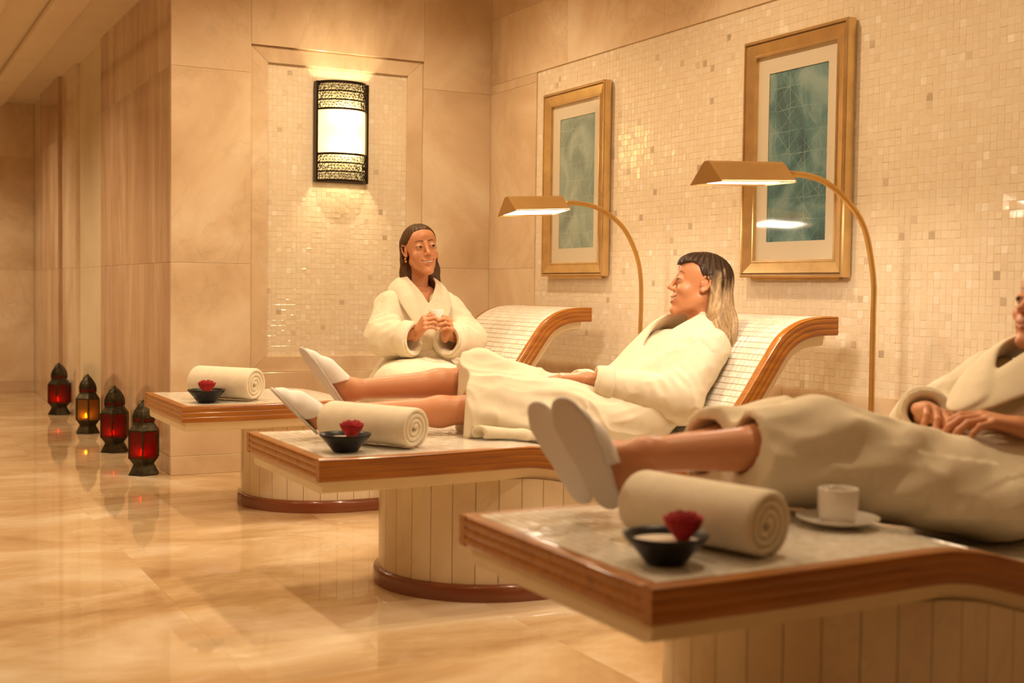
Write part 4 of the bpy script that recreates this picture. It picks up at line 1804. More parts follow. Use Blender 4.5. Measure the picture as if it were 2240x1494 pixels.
def ring_cuff(parent, a, b, r0, r1, name='cuff', thick=.010, flat=None):
    """turned-back cuff: a thick hollow band around the sleeve end"""
    a, b = np.array(a, float), np.array(b, float)
    d = unit(b - a)
    up = unit(np.cross(d, (0.3, 0.2, 1.0)))
    w = np.cross(d, up)
    prof = [(a, r0 - .002), (a, r0 + thick * .6), (a + d * .006, r0 + thick), (b - d * .006, r1 + thick), (b, r1 + thick * .6), (b, r1 - .003), (a + (b - a) * .3, r0 - .006)]
    rings = []
    for p, r in prof:
        rings.append([p + r * (up * math.cos(t) * (1 + .04 * math.sin(3 * t)) + w * math.sin(t)) for t in np.linspace(0, 2 * math.pi, 33)[:-1]])
    m = MB()
    m.loft([[tuple(q) for q in r] for r in rings], True, False)
    o = to_obj(name, [(np.array(m.v), m.f)], MAT['terry'], parent)
    return o


def ribbon(parent, name, paths, half, thick, mat, h=.0045, k=.02, fold=None, clip=None, off=.0):
    smooth = []
    for path in paths:
        q = catmull([np.r_[np.array(p, float) + unit(n) * off, unit(n) * .05] for p, n in path], .016)
        smooth.append([(r[:3], r[3:]) for r in q])
    paths = smooth
    pts = np.array([p for path in paths for p, _ in path], float)
    F = Field(pts.min(0) - half - .02, pts.max(0) + half + .02, h)
    for path in paths:
        for (p, n), (q, n2) in zip(path[:-1], path[1:]):
            nn = unit(np.array(n, float) + np.array(n2, float))
            F.add(cap(p, q, half, half, (nn, thick / half)), k)
    if fold:
        F.displace(fold)
    if clip:
        F.clip(clip)
    V, Q = F.mesh()
    return to_obj(name, [(V, Q)], mat, parent)


def hairline(F, pts):
    zs_, ys_ = [p[0] for p in pts], [p[1] for p in pts]
    F.clip(lambda X, Y, Z: (Y - np.interp(Z, zs_, ys_)) + 0 * X)


# ------------------------------------------------------------------ woman with the cup (far lounger)
def woman_cup():
    t = empty('person', (2.47, 5.70, 0.42))
    tag(t, 'brown-haired woman in a cream robe sitting up, holding a cup in both hands', 'person')
    hd = head_matrix((2.472, 5.655, 1.211), (-0.09, -0.99, 0.06), (-0.12, 0.02, 1.0), 1.06)
    neck = vec(2.478, 5.700, .985)
    HV, HQ, HC = head_mesh(xfi(hd, neck), .047, open_=1.15)
    # arms, hands
    wr, wl = vec(2.366, 5.448, .806), vec(2.516, 5.436, .800)
    cupc = vec(2.447, 5.400, .874)
    curl = [(52, 48, 28), (56, 50, 28), (58, 50, 28), (58, 48, 26)]
    pr, tr, nr = hand_prims(wr, (.10, -.80, .58), (.93, .05, -.10), (0, .6, .8), curl, [(.75, .35, .35), (.9, .2, .25), (.95, .05, .25)], 1.0, .0)
    pl, tl, nl = hand_prims(wl, (-.12, -.78, .60), (-.93, .05, -.10), (0, .6, .8), [(58, 50, 28), (54, 48, 26), (54, 46, 26), (56, 46, 26)], [(.75, .35, .35), (.9, .25, .15), (.95, .2, .1)], 1.0, .0)
    R = hand_mesh(pr, tr, nr)
    Lh = hand_mesh(pl, tl, nl)
    F = Field((2.05, 5.05, .02), (2.9, 5.95, 1.10), .008)
    F.add(ell((2.475, 5.705, .88), (.150, .095, .15)))
    F.add(cap(neck, (2.476, 5.705, .93), .052, .075), .05)
    F.add(cap((2.33, 5.69, .955), (2.625, 5.69, .955), .045), .06)
    F.add(cap((2.474, 5.71, .62), (2.475, 5.70, .85), .120, .120), .05)
    F.add(cap((2.40, 5.72, .53), (2.55, 5.72, .53), .105), .05)
    F.add(cap((2.325, 5.68, .945), (2.262, 5.585, .775), .045, .036), .02)
    F.add(cap((2.262, 5.585, .775), wr, .036, .026), .02)
    F.add(cap((2.635, 5.67, .945), (2.685, 5.555, .765), .045, .036), .02)
    F.add(cap((2.685, 5.555, .765), wl, .036, .026), .02)
    for hx, kx, axx in ((2.39, 2.20, 2.27), (2.56, 2.42, 2.43)):
        F.add(cap((hx, 5.70, .54), (kx, 5.25, .545), .085, .060), .03)
        F.add(cap((kx, 5.25, .545), (axx, 5.19, .10), .056, .036), .02)
        F.add(cap((axx, 5.19, .08), (axx - .02, 5.03 + .04, .06), .034, .026), .02)
    bV, bQ = F.mesh()
    to_obj('body', [(xf(hd, HV), HQ, HC), R, Lh, (bV, bQ, np.tile(SKIN, (len(bV), 1)))], MAT['skin'], t)
    face_extras(hd, t, gaze=(-.28, .05))
    for i, axx in enumerate((2.27, 2.43)):
        slipper(t, (axx, 5.24, .004), (axx - .03, 4.99, .004), (0, 0, 1))
    # robe
    F = Field((1.98, 5.08, .22), (2.92, 5.98, 1.08), .0062)
    F.add(ell((2.475, 5.712, .865), (.172, .128, .185)))
    F.add(cap((2.33, 5.70, .918), (2.63, 5.695, .918), .064, .064), .07)
    F.add(cap((2.474, 5.71, .56), (2.475, 5.705, .80), .165, .142), .06)
    F.add(cap((2.38, 5.72, .52), (2.57, 5.72, .52), .140), .06)
    # lap and skirt over the near edge
    for hx, kx in ((2.385, 2.185), (2.565, 2.43)):
        F.add(cap((hx, 5.68, .555), (kx, 5.27, .565), .120, .098), .06)
        F.add(cap((kx, 5.27, .56), (kx + .02, 5.205, .30), .092, .085), .05)
    F.add(cap((2.47, 5.62, .60), (2.31, 5.30, .60), .08, .07), .08)
    # sleeves
    Rs = [(2.322, 5.690, .912), (2.258, 5.600, .780), (2.345, 5.462, .775)]
    Ls = [(2.638, 5.680, .912), (2.694, 5.565, .770), (2.535, 5.455, .770)]
    for q in (Rs, Ls):
        F.add(cap(q[0], np.array(q[0]) * .55 + np.array(q[1]) * .45, .074, .072), .04)
    sleeve_part(t, Rs, [.075, .084, .078], 2.5)
    sleeve_part(t, Ls, [.075, .084, .076], 4.5)
    F.clip(lambda X, Y, Z: np.where((Y > 5.29), (np.interp(X, PROF[:, 0], PROF[:, 1]).astype(np.float32) + .006 - Z) * .75, -1.0) + 0 * Z)
    F.clip(lambda X, Y, Z: (.235 - Z) + 0 * X + 0 * Y)
    F.displace(fold_fn(2.0, .010, (10, 10, 5), .8, .35), .03)
    # creases at the elbows and the belt line
    F.displace(lambda x, y, z: .008 * np.exp(-((z - .705) / .018) ** 2) * (y > 5.45) * (np.abs(x - 2.475) < .19), .03)
    # neckline opening and sleeve mouths
    F.sub(cap((2.478, 5.60, 1.06), (2.476, 5.565, .860), .070, .004), .02)
    F.sub(cap((2.478, 5.70, .99), (2.478, 5.655, 1.10), .068, .09), .02)
    V, Q = F.mesh()
    to_obj('robe', [(V, Q)], MAT['terry'], t)
    for pts, r in ((Rs, .081), (Ls, .079)):
        a, b = np.array(pts[1]), np.array(pts[2])
        d = unit(b - a)
        ring_cuff(t, b - d * .045, b + d * .012, r - .001, r - .004)
    col = [[((2.478, 5.775, 1.020), (0, .6, .8)), ((2.405, 5.745, 1.030), (-.6, .1, .8)), ((2.385, 5.680, 1.012), (-.7, -.4, .6)), ((2.400, 5.612, .965), (-.3, -.85, .35)), ((2.446, 5.573, .875), (-.1, -.97, .2)), ((2.503, 5.562, .785), (0, -1, .05)), ((2.525, 5.560, .715), (0, -1, 0))],
           [((2.478, 5.775, 1.020), (0, .6, .8)), ((2.552, 5.745, 1.030), (.6, .1, .8)), ((2.575, 5.680, 1.012), (.7, -.4, .6)), ((2.556, 5.606, .965), (.3, -.85, .35)), ((2.508, 5.565, .875), (.1, -.97, .2)), ((2.452, 5.552, .785), (0, -1, .05)), ((2.432, 5.552, .715), (0, -1, 0))]]
    ribbon(t, 'collar', col, .044, .0085, MAT['terry'], h=.0038, off=.022)
    belt = [[((2.305, 5.66, .70), (-1, -.3, 0)), ((2.34, 5.585, .705), (-.7, -.7, 0)), ((2.42, 5.548, .700), (-.2, -1, 0)), ((2.53, 5.548, .700), (.2, -1, 0)), ((2.61, 5.585, .705), (.7, -.7, 0)), ((2.645, 5.66, .70), (1, -.3, 0))]]
    ribbon(t, 'belt', belt, .022, .010, MAT['terry'], off=.014)
    # hair: smooth centre-parted cap, long lengths behind the shoulders
    F = Field((-.13, -.16, -.30), (.14, .10, .135), .0027)
    F.add(ell((0, -.018, .036), (.0795, .0975, .0855)))
    F.add(cap((0, -.055, .01), (0, -.080, -.10), .070, .066, ((0, 1, 0), .75)), .03)
    F.add(cap((.050, -.035, .03), (.060, -.050, -.10), .032, .034), .02)
    F.add(cap((.060, -.050, -.10), (.082, -.062, -.205), .034, .030, ((0, 1, 0), .8)), .02)
    F.add(cap((.082, -.062, -.205), (.145, -.070, -.228), .028, .010, ((0, 1, 0), .7)), .02)
    F.add(cap((-.050, -.035, .03), (-.062, -.045, -.10), .030, .030), .02)
    F.add(cap((-.062, -.045, -.10), (-.075, -.052, -.215), .032, .022, ((0, 1, 0), .8)), .02)
    F.add(ell((0, .022, .046), (.0655, .062, .064)), .012)

    def strands(x, y, z):
        a = np.where(z > .02, np.arctan2(y + .02, np.abs(x) + .012) * 16, np.arctan2(y + .03, x) * 22)
        part = .0025 * np.exp(-(x / .0035) ** 2) * (z > .05) * (y > -.04)
        return -.0011 * np.sin(a * 2.2 + 4 * noise3(x * 22, y * 22, z * 9)) - .0008 * np.sin(a * 6 + 3 * noise3(x * 30, y * 30, z * 6 + 9)) + part
    F.displace(strands, .012)
    hairline(F, [(-.30, -.022), (-.05, -.026), (-.035, -.032), (.012, -.030), (.022, -.006), (.030, .026), (.045, .042), (.062, .050), (.078, .053), (.086, .062), (.092, .20)])
    V, Q = F.mesh()
    base = np.array((.095, .043, .016))
    C = base * (0.75 + .6 * noise3(V[:, 0] * 90, V[:, 1] * 90, V[:, 2] * 12)[:, None]) * (1.0 + 1.0 * np.clip(-(V[:, 2] + .06) / .2, 0, 1)[:, None])
    paths = []
    rr = random.Random(11)
    for s in (1, -1):
        for k in range(9):
            a = k / 8
            st = vec(s * (.060 + .012 * a), -.030 - .05 * a, -.02)
            md = vec(s * (.072 + .014 * a), -.040 - .055 * a, -.13)
            en = vec(s * (.095 + .03 * rr.random()), -.055 - .05 * a, -.225 - .03 * rr.random())
            P = catmull([st, md, en], .012)
            P = [p + vec(.004 * math.sin(i * .5 + k), .003 * math.cos(i * .4 + k), 0) for i, p in enumerate(P)]
            paths.append((P, .0085))
    parts = [(xf(hd, V), Q, C)]
    for v, f in locks(paths, .006):
        zz = v[:, 2]
        parts.append((xf(hd, v), f, base * (1.0 + 1.2 * np.clip(-(zz + .06) / .2, 0, 1)[:, None])))
    to_obj('hair', parts, MAT['hair'], t)
    for s in (1, -1):
        m = MB()
        c = vec(s * .078, -.004, -.043)
        m.tube([(c[0], c[1] + .009 * math.cos(a), c[2] + .010 * math.sin(a)) for a in np.linspace(0.4, 2 * math.pi - .2, 20)], .0028, 8)
        to_obj('hoop_earring', [(xf(hd, m.v), m.f)], MAT['gold'], t)
    c = cup(Vector((cupc[0], cupc[1], cupc[2] - .035)), .037, .080, 'white cup held in both hands by the brown-haired woman', math.radians(70))
    return t


# ------------------------------------------------------------------ blonde woman in profile (middle lounger)
def woman_blonde():
    y0 = 3.527
    t = empty('person', (2.45, 3.93, 0.42))
    tag(t, 'blonde woman in a cream robe reclining in profile with crossed bare ankles', 'person')
    hd = head_matrix((2.876, 3.905, 1.048), (-.885, .440, .13), (.20, -.06, 1.0), 1.05)
    neck = vec(2.885, 3.925, .865)
    HV, HQ, HC = head_mesh(xfi(hd, neck), .046, open_=1.3)
    kneeL, kneeR = vec(1.985, 3.905, .602), vec(2.020, 4.075, .690)
    ankL, ankR = vec(1.445, 4.055, .580), vec(1.550, 4.120, .660)
    heelL, toeL = vec(1.393, 4.060, .522), vec(1.215, 3.975, .676)
    heelR, toeR = vec(1.517, 4.130, .598), vec(1.370, 4.155, .802)
    wl = vec(2.350, 3.868, .700)
    wr = vec(2.400, 4.040, .665)
    rel = [(16, 22, 12), (18, 24, 14), (20, 26, 14), (24, 28, 16)]
    pl, tl, nl = hand_prims(wl, (-.86, .50, .04), (-.05, .1, -1), (0, 1, 0), rel, [(.8, .6, .2), (.95, .25, .2), (1, .1, .2)], 1.0, .06)
    prr, tr, nr = hand_prims(wr, (-.95, -.28, -.06), (0, 0, -1), (0, -1, 0), rel, [(.8, .6, .2), (.95, .25, .2), (1, .1, .2)], 1.0, .06)
    F = Field((1.16, 3.5, .49), (3.0, 4.35, 1.0), .0072)
    F.add(cap((2.47, 3.86, .545), kneeL, .080, .056), .03)
    F.add(cap((2.47, 4.04, .545), kneeR, .080, .056), .03)
    for kn, an, up_ in ((kneeL, ankL, vec(-.25, -.25, .9)), (kneeR, ankR, vec(-.25, 0, .95))):
        cf = kn + (an - kn) * .33 - vec(0, 0, .006)
        F.add(cap(kn, cf, .053, .051), .03)
        F.add(cap(cf, an, .051, .034), .03)
    for an, he, to, u in ((ankL, heelL, toeL, (.65, -.2, .7)), (ankR, heelR, toeR, (.8, .05, .6))):
        for p, k in foot_prims(an, he, to, u):
            F.add(p, k)
    F.add(cap((2.52, 3.93, .55), (2.75, 3.93, .735), .095, .095), .05)
    F.add(cap((2.815, 3.79, .800), (2.815, 4.07, .800), .040), .05)
    F.add(cap(neck, (2.80, 3.93, .765), .046, .07), .04)
    F.add(cap((2.82, 3.78, .800), (2.650, 3.715, .630), .043, .038), .02)
    F.add(cap((2.650, 3.715, .630), wl, .038, .026), .02)
    F.add(cap((2.82, 4.09, .800), (2.65, 4.165, .62), .043, .038), .02)
    F.add(cap((2.65, 4.165, .62), wr, .038, .026), .02)
    F.clip(bed_clip(y0, .004))
    bV, bQ = F.mesh()
    to_obj('body', [(xf(hd, HV), HQ, HC), hand_mesh(pl, tl, nl), hand_mesh(prr, tr, nr), (bV, bQ, np.tile(SKIN, (len(bV), 1)))], MAT['skin'], t)
    face_extras(hd, t, iris=(.10, .12, .13), gaze=(-.40, .05))
    slipper(t, heelL, toeL, (.65, -.2, .7))
    slipper(t, heelR, toeR, (.8, .05, .6))
    # robe
    F = Field((1.80, 3.50, .40), (3.02, 4.36, 1.0), .0062)
    hl, hr = vec(2.47, 3.85, .55), vec(2.47, 4.05, .55)
    hemL, hemR = vec(1.78, 3.950, .590), vec(1.78, 4.085, .680)
    F.add(cap(hl, kneeL + (0, 0, .012), .110, .088))
    F.add(cap(hr, kneeR + (0, 0, .012), .110, .088), .05)
    F.add(cap(kneeL + (0, 0, .012), hemL, .088, .084), .05)
    F.add(cap(kneeR + (0, 0, .012), hemR, .088, .080), .05)
    F.add(cap((2.42, 3.94, .545), (1.80, 3.960, .560), .235, .170, ((0, 0, 1), .40)), .07)
    F.add(cap((2.42, 3.95, .535), (1.80, 4.00, .630), .115, .116), .07)
    F.add(cap((2.25, 3.86, .56), (1.80, 3.90, .575), .115, .085), .06)
    F.add(cap((2.50, 3.87, .545), (2.735, 3.88, .740), .135, .104), .06)
    F.add(cap((2.50, 3.99, .545), (2.735, 3.99, .740), .135, .104), .06)
    F.add(cap((2.815, 3.77, .805), (2.815, 4.09, .805), .064), .06)
    F.add(cap((2.38, 3.94, .565), (2.58, 3.93, .620), .09, .095), .06)
    Ls = [(2.828, 3.772, .808), (2.648, 3.712, .628), (2.385, 3.838, .684)]
    Rs = [(2.822, 4.090, .800), (2.65, 4.165, .612), (2.44, 4.065, .655)]
    for q in (Ls, Rs):
        F.add(cap(q[0], np.array(q[0]) * .55 + np.array(q[1]) * .45, .070, .068), .04)
    sleeve_part(t, Ls, [.078, .086, .060], 6.5)
    sleeve_part(t, Rs, [.072, .076, .058], 8.5)
    F.add(cap((2.76, 3.78, .74), (2.58, 3.76, .56), .085, .085), .05)
    F.clip(bed_clip(y0))
    F.displace(fold_fn(6.0, .011, (4, 9, 9), .8, .35), .03)
    # long diagonal folds running from the knee to the hip, and gathers over the arm
    F.displace(lambda x, y, z: -.005 * np.sin((z * 1.0 + (x - 1.85) * .42 + y * .35) * 62 + 2.5 * noise3(x * 6, y * 6, z * 6)) * np.clip((2.5 - x) / .3, 0, 1) * np.clip((3.86 - y) / .1, 0, 1), .03)
    F.clip(lambda X, Y, Z: (1.846 + .30 * (Y - 3.80) + .012 * np.sin(Y * 34) + (Z - .53) * .06 - X))
    for kn, an in ((kneeL, ankL), (kneeR, ankR)):
        d = unit(an - kn)
        F.sub(cap(kn + d * .075, kn + d * .35, .060, .062))
    F.sub(cap((2.885, 3.93, .865), (2.83, 3.925, 1.02), .062, .10), .02)
    F.sub(cap((2.80, 3.93, .90), (2.66, 3.935, .83), .050, .006), .02)
    V, Q = F.mesh()
    # loose flap lying on the bed by the hem
    F2 = Field((1.82, 3.60, .48), (2.16, 3.86, .62), .005)
    F2.add(cap((1.862, 3.745, .535), (2.00, 3.700, .525), .032, .024, ((0, 0, 1), .8)))
    F2.add(cap((2.00, 3.700, .525), (2.12, 3.715, .515), .024, .012, ((0, 0, 1), .8)), .02)
    F2.sub(cap((1.83, 3.75, .532), (1.90, 3.732, .530), .020, .012))
    F2.clip(lambda X, Y, Z: (1.852 + (Y - 3.75) * -.5 - X) + 0 * Z)
    F2.clip(bed_clip(y0))
    V2, Q2 = F2.mesh()
    to_obj('robe', [(V, Q), (V2, Q2)], MAT['terry'], t)
    for pts, r in ((Ls, .058), (Rs, .058)):
        a, b = np.array(pts[1]), np.array(pts[2])
        d = unit(b - a)
        ring_cuff(t, b - d * .050, b + d * .004, r + .004, r - .003)
    col = [[((2.925, 3.93, .890), (.7, 0, .7)), ((2.905, 3.865, .895), (.3, -.6, .8)), ((2.850, 3.828, .875), (-.3, -.6, .75)), ((2.765, 3.828, .838), (-.45, -.55, .7)), ((2.675, 3.860, .786), (-.5, -.4, .75)), ((2.585, 3.910, .728), (-.5, -.2, .85)), ((2.52, 3.935, .690), (-.5, -.1, .85))],
           [((2.925, 3.93, .890), (.7, 0, .7)), ((2.905, 3.995, .895), (.3, .6, .8)), ((2.850, 4.030, .885), (-.3, .6, .75)), ((2.760, 4.026, .862), (-.45, .5, .7)), ((2.672, 3.995, .806), (-.5, .3, .8)), ((2.585, 3.95, .742), (-.5, .1, .85)), ((2.52, 3.93, .700), (-.5, 0, .85))]]
    ribbon(t, 'collar', col, .044, .0085, MAT['terry'], h=.0038, off=.022)
    # hair
    F = Field((-.13, -.25, -.33), (.13, .10, .135), .0028)
    F.add(ell((0, -.018, .036), (.081, .0985, .0855)))
    F.add(ell((-.008, .040, .071), (.053, .047, .030)), .02)
    F.add(cap((0, -.060, .01), (0, -.085, -.10), .072, .066, ((0, 1, 0), .85)), .03)
    F.add(cap((0, -.085, -.10), (0, -.115, -.20), .066, .060, ((0, 1, 0), .75)), .03)
    for s in (-1, 1):
        F.add(cap((s * .055, -.045, .03), (s * .062, -.062, -.09), .034, .036), .02)
        F.add(cap((s * .062, -.062, -.09), (s * .066, -.100, -.18), .034, .034), .02)
        F.add(cap((s * .066, -.100, -.18), (s * .056, -.150, -.262), .030, .020), .02)
    F.add(ell((0, .022, .046), (.0665, .063, .065)), .012)

    def strands(x, y, z):
        a = np.where(z > .03, np.arctan2(y + .03, np.abs(x - .02) + .015) * 16, np.arctan2(y + .02, x) * 20 + 1.6 * np.sin(z * 46))
        return -.0016 * np.sin(a * 2.0 + 5 * noise3(x * 20, y * 20, z * 9)) - .0010 * np.sin(a * 5 + 3 * noise3(x * 30, y * 30, z * 6 + 9))
    F.displace(strands, .012)
    ay, az = [-.25, -.0325, -.0300, -.006, .006, .014, .022, .036, .050, .066, .080, .10], [-1, -1, .014, .022, .032, .048, .063, .0725, .0750, .0705, .0630, .052]
    F.clip(lambda X, Y, Z: (np.interp(Y, ay, az) - Z) * .8 + 0 * X)
    V, Q = F.mesh()
    dark, blond = np.array((.050, .021, .009)), np.array((.58, .40, .225))

    def hcol(V):
        n = noise3(V[:, 0] * 70, V[:, 1] * 70, V[:, 2] * 9)
        w = np.clip((.045 - V[:, 2] + (n - .5) * .12 - .35 * np.clip(V[:, 1] + .02, 0, .1)) / .085, 0, 1)[:, None]
        return (dark * (1 - w) + blond * w) * (.70 + .55 * noise3(V[:, 0] * 120, V[:, 1] * 120, V[:, 2] * 10 + 4)[:, None])
    parts = [(xf(hd, V), Q, hcol(V))]
    rr = random.Random(4)
    paths = []
    for s in (-1, 1):
        for k in range(15):
            a = k / 14
            st = vec(s * (.072 - .03 * a), -.022 - .075 * a, .035 - .02 * rr.random())
            m1 = vec(s * (.084 - .02 * a), -.045 - .07 * a, -.05)
            m2 = vec(s * (.090 - .02 * a + .01 * rr.random()), -.075 - .065 * a, -.15)
            m3 = vec(s * (.085 - .02 * a), -.125 - .055 * a, -.235)
            en = vec(s * (.062 - .02 * a), -.150 - .06 * a - .02 * rr.random(), -.275 - .025 * rr.random())
            P = catmull([st, m1, m2, m3, en], .011)
            P = [p + vec(s * .010 * math.sin(i * .42 + k * .5) * min(1, i / 8), .010 * math.sin(i * .42 + k * .35 + 1) * min(1, i / 8), 0) for i, p in enumerate(P)]
            paths.append((P, .0105))
    for v, f in locks(paths, .006):
        parts.append((xf(hd, v), f, hcol(v)))
    to_obj('hair', parts, MAT['hair'], t)
    return t


# ------------------------------------------------------------------ woman at the right edge (front lounger)
def woman_front():
    y0 = 1.775
    t = empty('person', (2.42, 2.17, 0.42))
    tag(t, 'reclining woman in a robe cut off at the right edge, slipper soles toward us', 'person')
    SH = vec(.085, .090, -.006)
    hd = head_matrix((2.728, 2.165, .995), (-.955, .06, .22), (.24, .02, 1.0), 1.02)
    neck = vec(2.760, 2.170, .812)
    RED = (.45, .02, .03)
    HV, HQ, HC = head_mesh(xfi(hd, neck), .046, lips=(.36, .045, .045), open_=.35)
    kneeL, kneeR = vec(1.905, 2.135, .688), vec(1.925, 2.305, .672)
    ankL, ankR = vec(1.455, 2.185, .665), vec(1.470, 2.320, .640)
    heelL, toeL = vec(1.385, 2.205, .546), vec(1.245, 2.200, .790)
    heelR, toeR = vec(1.400, 2.345, .536), vec(1.268, 2.350, .766)
    wl = vec(2.462, 2.020, .702)
    wr = vec(2.392, 2.272, .722)
    pl, tl, nl = hand_prims(wl, (-.86, .42, .22), (-.15, .25, -.95), (-.1, .9, .3), [(18, 26, 14), (22, 28, 16), (24, 30, 16), (28, 32, 18)], [(.75, .6, .3), (.9, .3, .3), (.95, .1, .3)], 1.12, .08)
    prr, tr, nr = hand_prims(wr, (-.40, -.80, .05), (-.35, .05, -.9), (.9, -.3, 0), [(20, 34, 20), (24, 36, 20), (28, 38, 22), (32, 40, 22)], [(.7, .65, .2), (.9, .35, .25), (.95, .2, .25)], 1.10, .08)
    F = Field((1.22, 1.76, .49), (2.95, 2.60, .95), .0075)
    F.add(cap((2.45, 2.07, .55), kneeL, .080, .056), .03)
    F.add(cap((2.45, 2.27, .55), kneeR, .080, .056), .03)
    for kn, an in ((kneeL, ankL), (kneeR, ankR)):
        cf = kn + (an - kn) * .33 - vec(0, 0, .012)
        F.add(cap(kn, cf, .054, .054), .03)
        F.add(cap(cf, an, .054, .035), .03)
    for an, he, to in ((ankL, heelL, toeL), (ankR, heelR, toeR)):
        for p, k in foot_prims(an, he, to, (.76, .42, .45)):
            F.add(p, k)
    F.add(cap((2.48, 2.17, .53), (2.66, 2.17, .70), .09, .10), .05)
    F.add(cap((2.70, 2.02, .775), (2.70, 2.32, .775), .05), .06)
    F.add(cap(neck, (2.69, 2.17, .74), .05, .08), .04)
    F.add(cap((2.71, 1.995, .78), (2.66, 1.91, .64), .045, .038), .02)
    F.add(cap((2.66, 1.91, .64), wl, .038, .028), .02)
    F.add(cap((2.71, 2.345, .78), (2.56, 2.44, .64), .045, .038), .02)
    F.add(cap((2.56, 2.44, .64), wr, .038, .027), .02)
    F.clip(bed_clip(y0, .004, SH))
    bV, bQ = F.mesh()
    to_obj('body', [(xf(hd, HV), HQ, HC), hand_mesh(pl, tl, nl, nail=RED), hand_mesh(prr, tr, nr, nail=RED), (bV, bQ, np.tile(SKIN, (len(bV), 1)))], MAT['skin'], t)
    face_extras(hd, t)
    slipper(t, heelL, toeL, (.76, .42, .45), width=.050)
    slipper(t, heelR, toeR, (.80, .34, .45), width=.050)
    # robe
    F = Field((1.64, 1.74, .38), (2.95, 2.62, .93), .0066)
    hl, hr = vec(2.45, 2.07, .535), vec(2.45, 2.27, .535)
    hemL, hemR = vec(1.62, 2.16, .678), vec(1.62, 2.30, .672)
    F.add(cap(hl, kneeL, .108, .084))
    F.add(cap(hr, kneeR, .108, .084), .05)
    F.add(cap(kneeL, hemL, .084, .076), .05)
    F.add(cap(kneeR, hemR, .084, .076), .05)
    F.add(cap((2.42, 2.17, .545), (1.62, 2.22, .640), .240, .110, ((0, 0, 1), .42)), .08)
    F.add(cap((2.36, 2.04, .52), (2.02, 2.12, .56), .15, .08, ((0, 0, 1), .55)), .07)
    F.add(cap((2.10, 2.12, .585), (1.64, 2.165, .640), .085, .070), .06)
    F.add(cap((2.47, 2.10, .535), (2.66, 2.10, .715), .118, .120), .06)
    F.add(cap((2.47, 2.24, .535), (2.66, 2.24, .715), .118, .120), .06)
    F.add(cap((2.70, 2.00, .772), (2.70, 2.34, .772), .080), .06)
    Ls = [(2.715, 1.99, .782), (2.665, 1.905, .640), (2.520, 1.985, .694)]
    Rs = [(2.715, 2.35, .782), (2.565, 2.440, .650), (2.425, 2.310, .715)]
    for q in (Ls, Rs):
        F.add(cap(q[0], np.array(q[0]) * .55 + np.array(q[1]) * .45, .080, .078), .04)
    sleeve_part(t, Ls, [.086, .092, .062], 3.3)
    sleeve_part(t, Rs, [.086, .092, .062], 7.7)
    F.clip(bed_clip(y0, .006, SH))
    F.displace(fold_fn(9.0, .010, (4, 8, 8), .8, .35), .03)
    F.displace(lambda x, y, z: -.005 * np.sin((z * .9 - (x - 1.7) * .35 + y * .3) * 58 + 2.5 * noise3(x * 6 + 4, y * 6, z * 6)) * np.clip((2.4 - x) / .3, 0, 1) * np.clip((2.12 - y) / .08, 0, 1), .03)
    # patch pocket standing proud on the near side
    def pocket(x, y, z):
        m = (x > 2.10) & (x < 2.32) & (z > .50) & (z < .66 - (x - 2.1) * .15) & (y < 2.06)
        return np.where(m, -.006, 0.0)
    F.displace(pocket, .03)
    F.clip(lambda X, Y, Z: (1.690 + .012 * np.sin(Y * 26) + (Z - .6) * .22 - X))
    for kn, an in ((kneeL, ankL), (kneeR, ankR)):
        d = unit(an - kn)
        F.sub(cap(kn, kn + d * .35, .065, .064))
    F.sub(cap((2.735, 2.17, .80), (2.66, 2.17, .96), .066, .10), .02)
    F.sub(cap((2.66, 2.17, .88), (2.53, 2.17, .80), .050, .006), .02)
    V, Q = F.mesh()
    to_obj('robe', [(V, Q)], MAT['terry'], t)
    for pts, r in ((Ls, .062), (Rs, .064)):
        a, b = np.array(pts[1]), np.array(pts[2])
        d = unit(b - a)
        ring_cuff(t, b - d * .050, b + d * .004, r + .004, r - .002)
    col = [[((2.79, 2.17, .870), (.7, 0, .7)), ((2.77, 2.108, .878), (.3, -.6, .8)), ((2.705, 2.075, .868), (-.3, -.6, .75)), ((2.61, 2.085, .838), (-.45, -.5, .7)), ((2.52, 2.125, .785), (-.5, -.3, .8)), ((2.45, 2.175, .735), (-.5, -.1, .85))],
           [((2.79, 2.17, .870), (.7, 0, .7)), ((2.77, 2.232, .878), (.3, .6, .8)), ((2.705, 2.262, .870), (-.3, .6, .75)), ((2.61, 2.255, .845), (-.45, .5, .7)), ((2.52, 2.215, .795), (-.5, .3, .8)), ((2.45, 2.175, .742), (-.5, .1, .85))]]
    ribbon(t, 'collar', col, .046, .009, MAT['terry'], h=.004, off=.020)
    # dark swept-back hair
    F = Field((-.13, -.20, -.25), (.13, .10, .135), .0035)
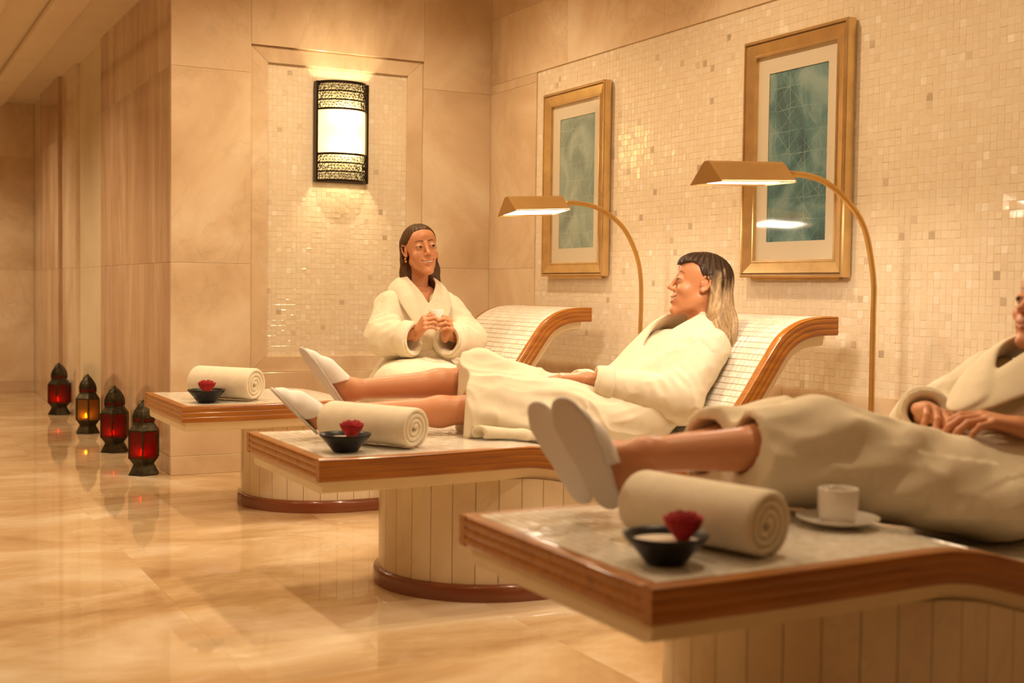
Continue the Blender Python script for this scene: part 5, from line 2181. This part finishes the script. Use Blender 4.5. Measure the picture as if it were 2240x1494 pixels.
    F.add(ell((0, -.018, .036), (.081, .0985, .0865)))
    F.add(cap((0, -.060, .01), (0, -.090, -.10), .070, .064, ((0, 1, 0), .85)), .03)
    F.add(cap((0, -.090, -.10), (0, -.105, -.19), .064, .04, ((0, 1, 0), .7)), .03)
    F.add(ell((0, .022, .046), (.0665, .063, .065)), .012)
    hairline(F, [(-.33, -.030), (-.05, -.030), (-.035, -.033), (.014, -.030), (.024, .004), (.034, .026), (.050, .040), (.064, .050), (.078, .055), (.088, .20)])
    F.displace(lambda x, y, z: -.0014 * np.sin(np.arctan2(y + .02, x) * 40 + 4 * noise3(x * 20, y * 20, z * 9)), .012)
    V, Q = F.mesh()
    C = np.array((.055, .026, .014)) * (.7 + .6 * noise3(V[:, 0] * 90, V[:, 1] * 90, V[:, 2] * 12)[:, None])
    to_obj('hair', [(xf(hd, V), Q, C)], MAT['hair'], t)
    t.location = t.location + Vector(SH)
    return t


for person in (woman_cup(), woman_blonde(), woman_front()):
    kids = list(person.children)
    kind = lambda n: [c for c in kids if c.name.split('.')[0] == n]
    robe_o, body_o = kind('robe')[0], kind('body')[0]
    for n, host in (('sleeve', robe_o), ('cuff', robe_o), ('collar', robe_o), ('belt', robe_o), ('eye', body_o), ('teeth', body_o)):
        for c in kind(n):
            c.parent = host
            c.matrix_parent_inverse = Matrix.Identity(4)
    for sl, so in zip(kind('slipper'), kind('slipper_sole')):
        so.parent = sl
        so.matrix_parent_inverse = Matrix.Identity(4)
    tag(robe_o, 'cream towelling bathrobe')

# small pieces belong to the part they sit on
for o in list(bpy.data.objects):
    base = o.name.split('.')[0]
    sib = {c.name.split('.')[0]: c for c in o.parent.children} if o.parent else {}
    for names, host in ((('dome_rib', 'dome_window', 'dome_post', 'finial', 'ring_handle'), 'dome'), (('flame',), 'wax_cup'), (('rim',), 'dish')):
        if base in names and host in sib and o.type == 'MESH':
            o.parent = sib[host]
    if base in ('diffuser',) and 'shade' in sib:
        o.location = (0, 0, 0)
        o.parent = sib['shade']
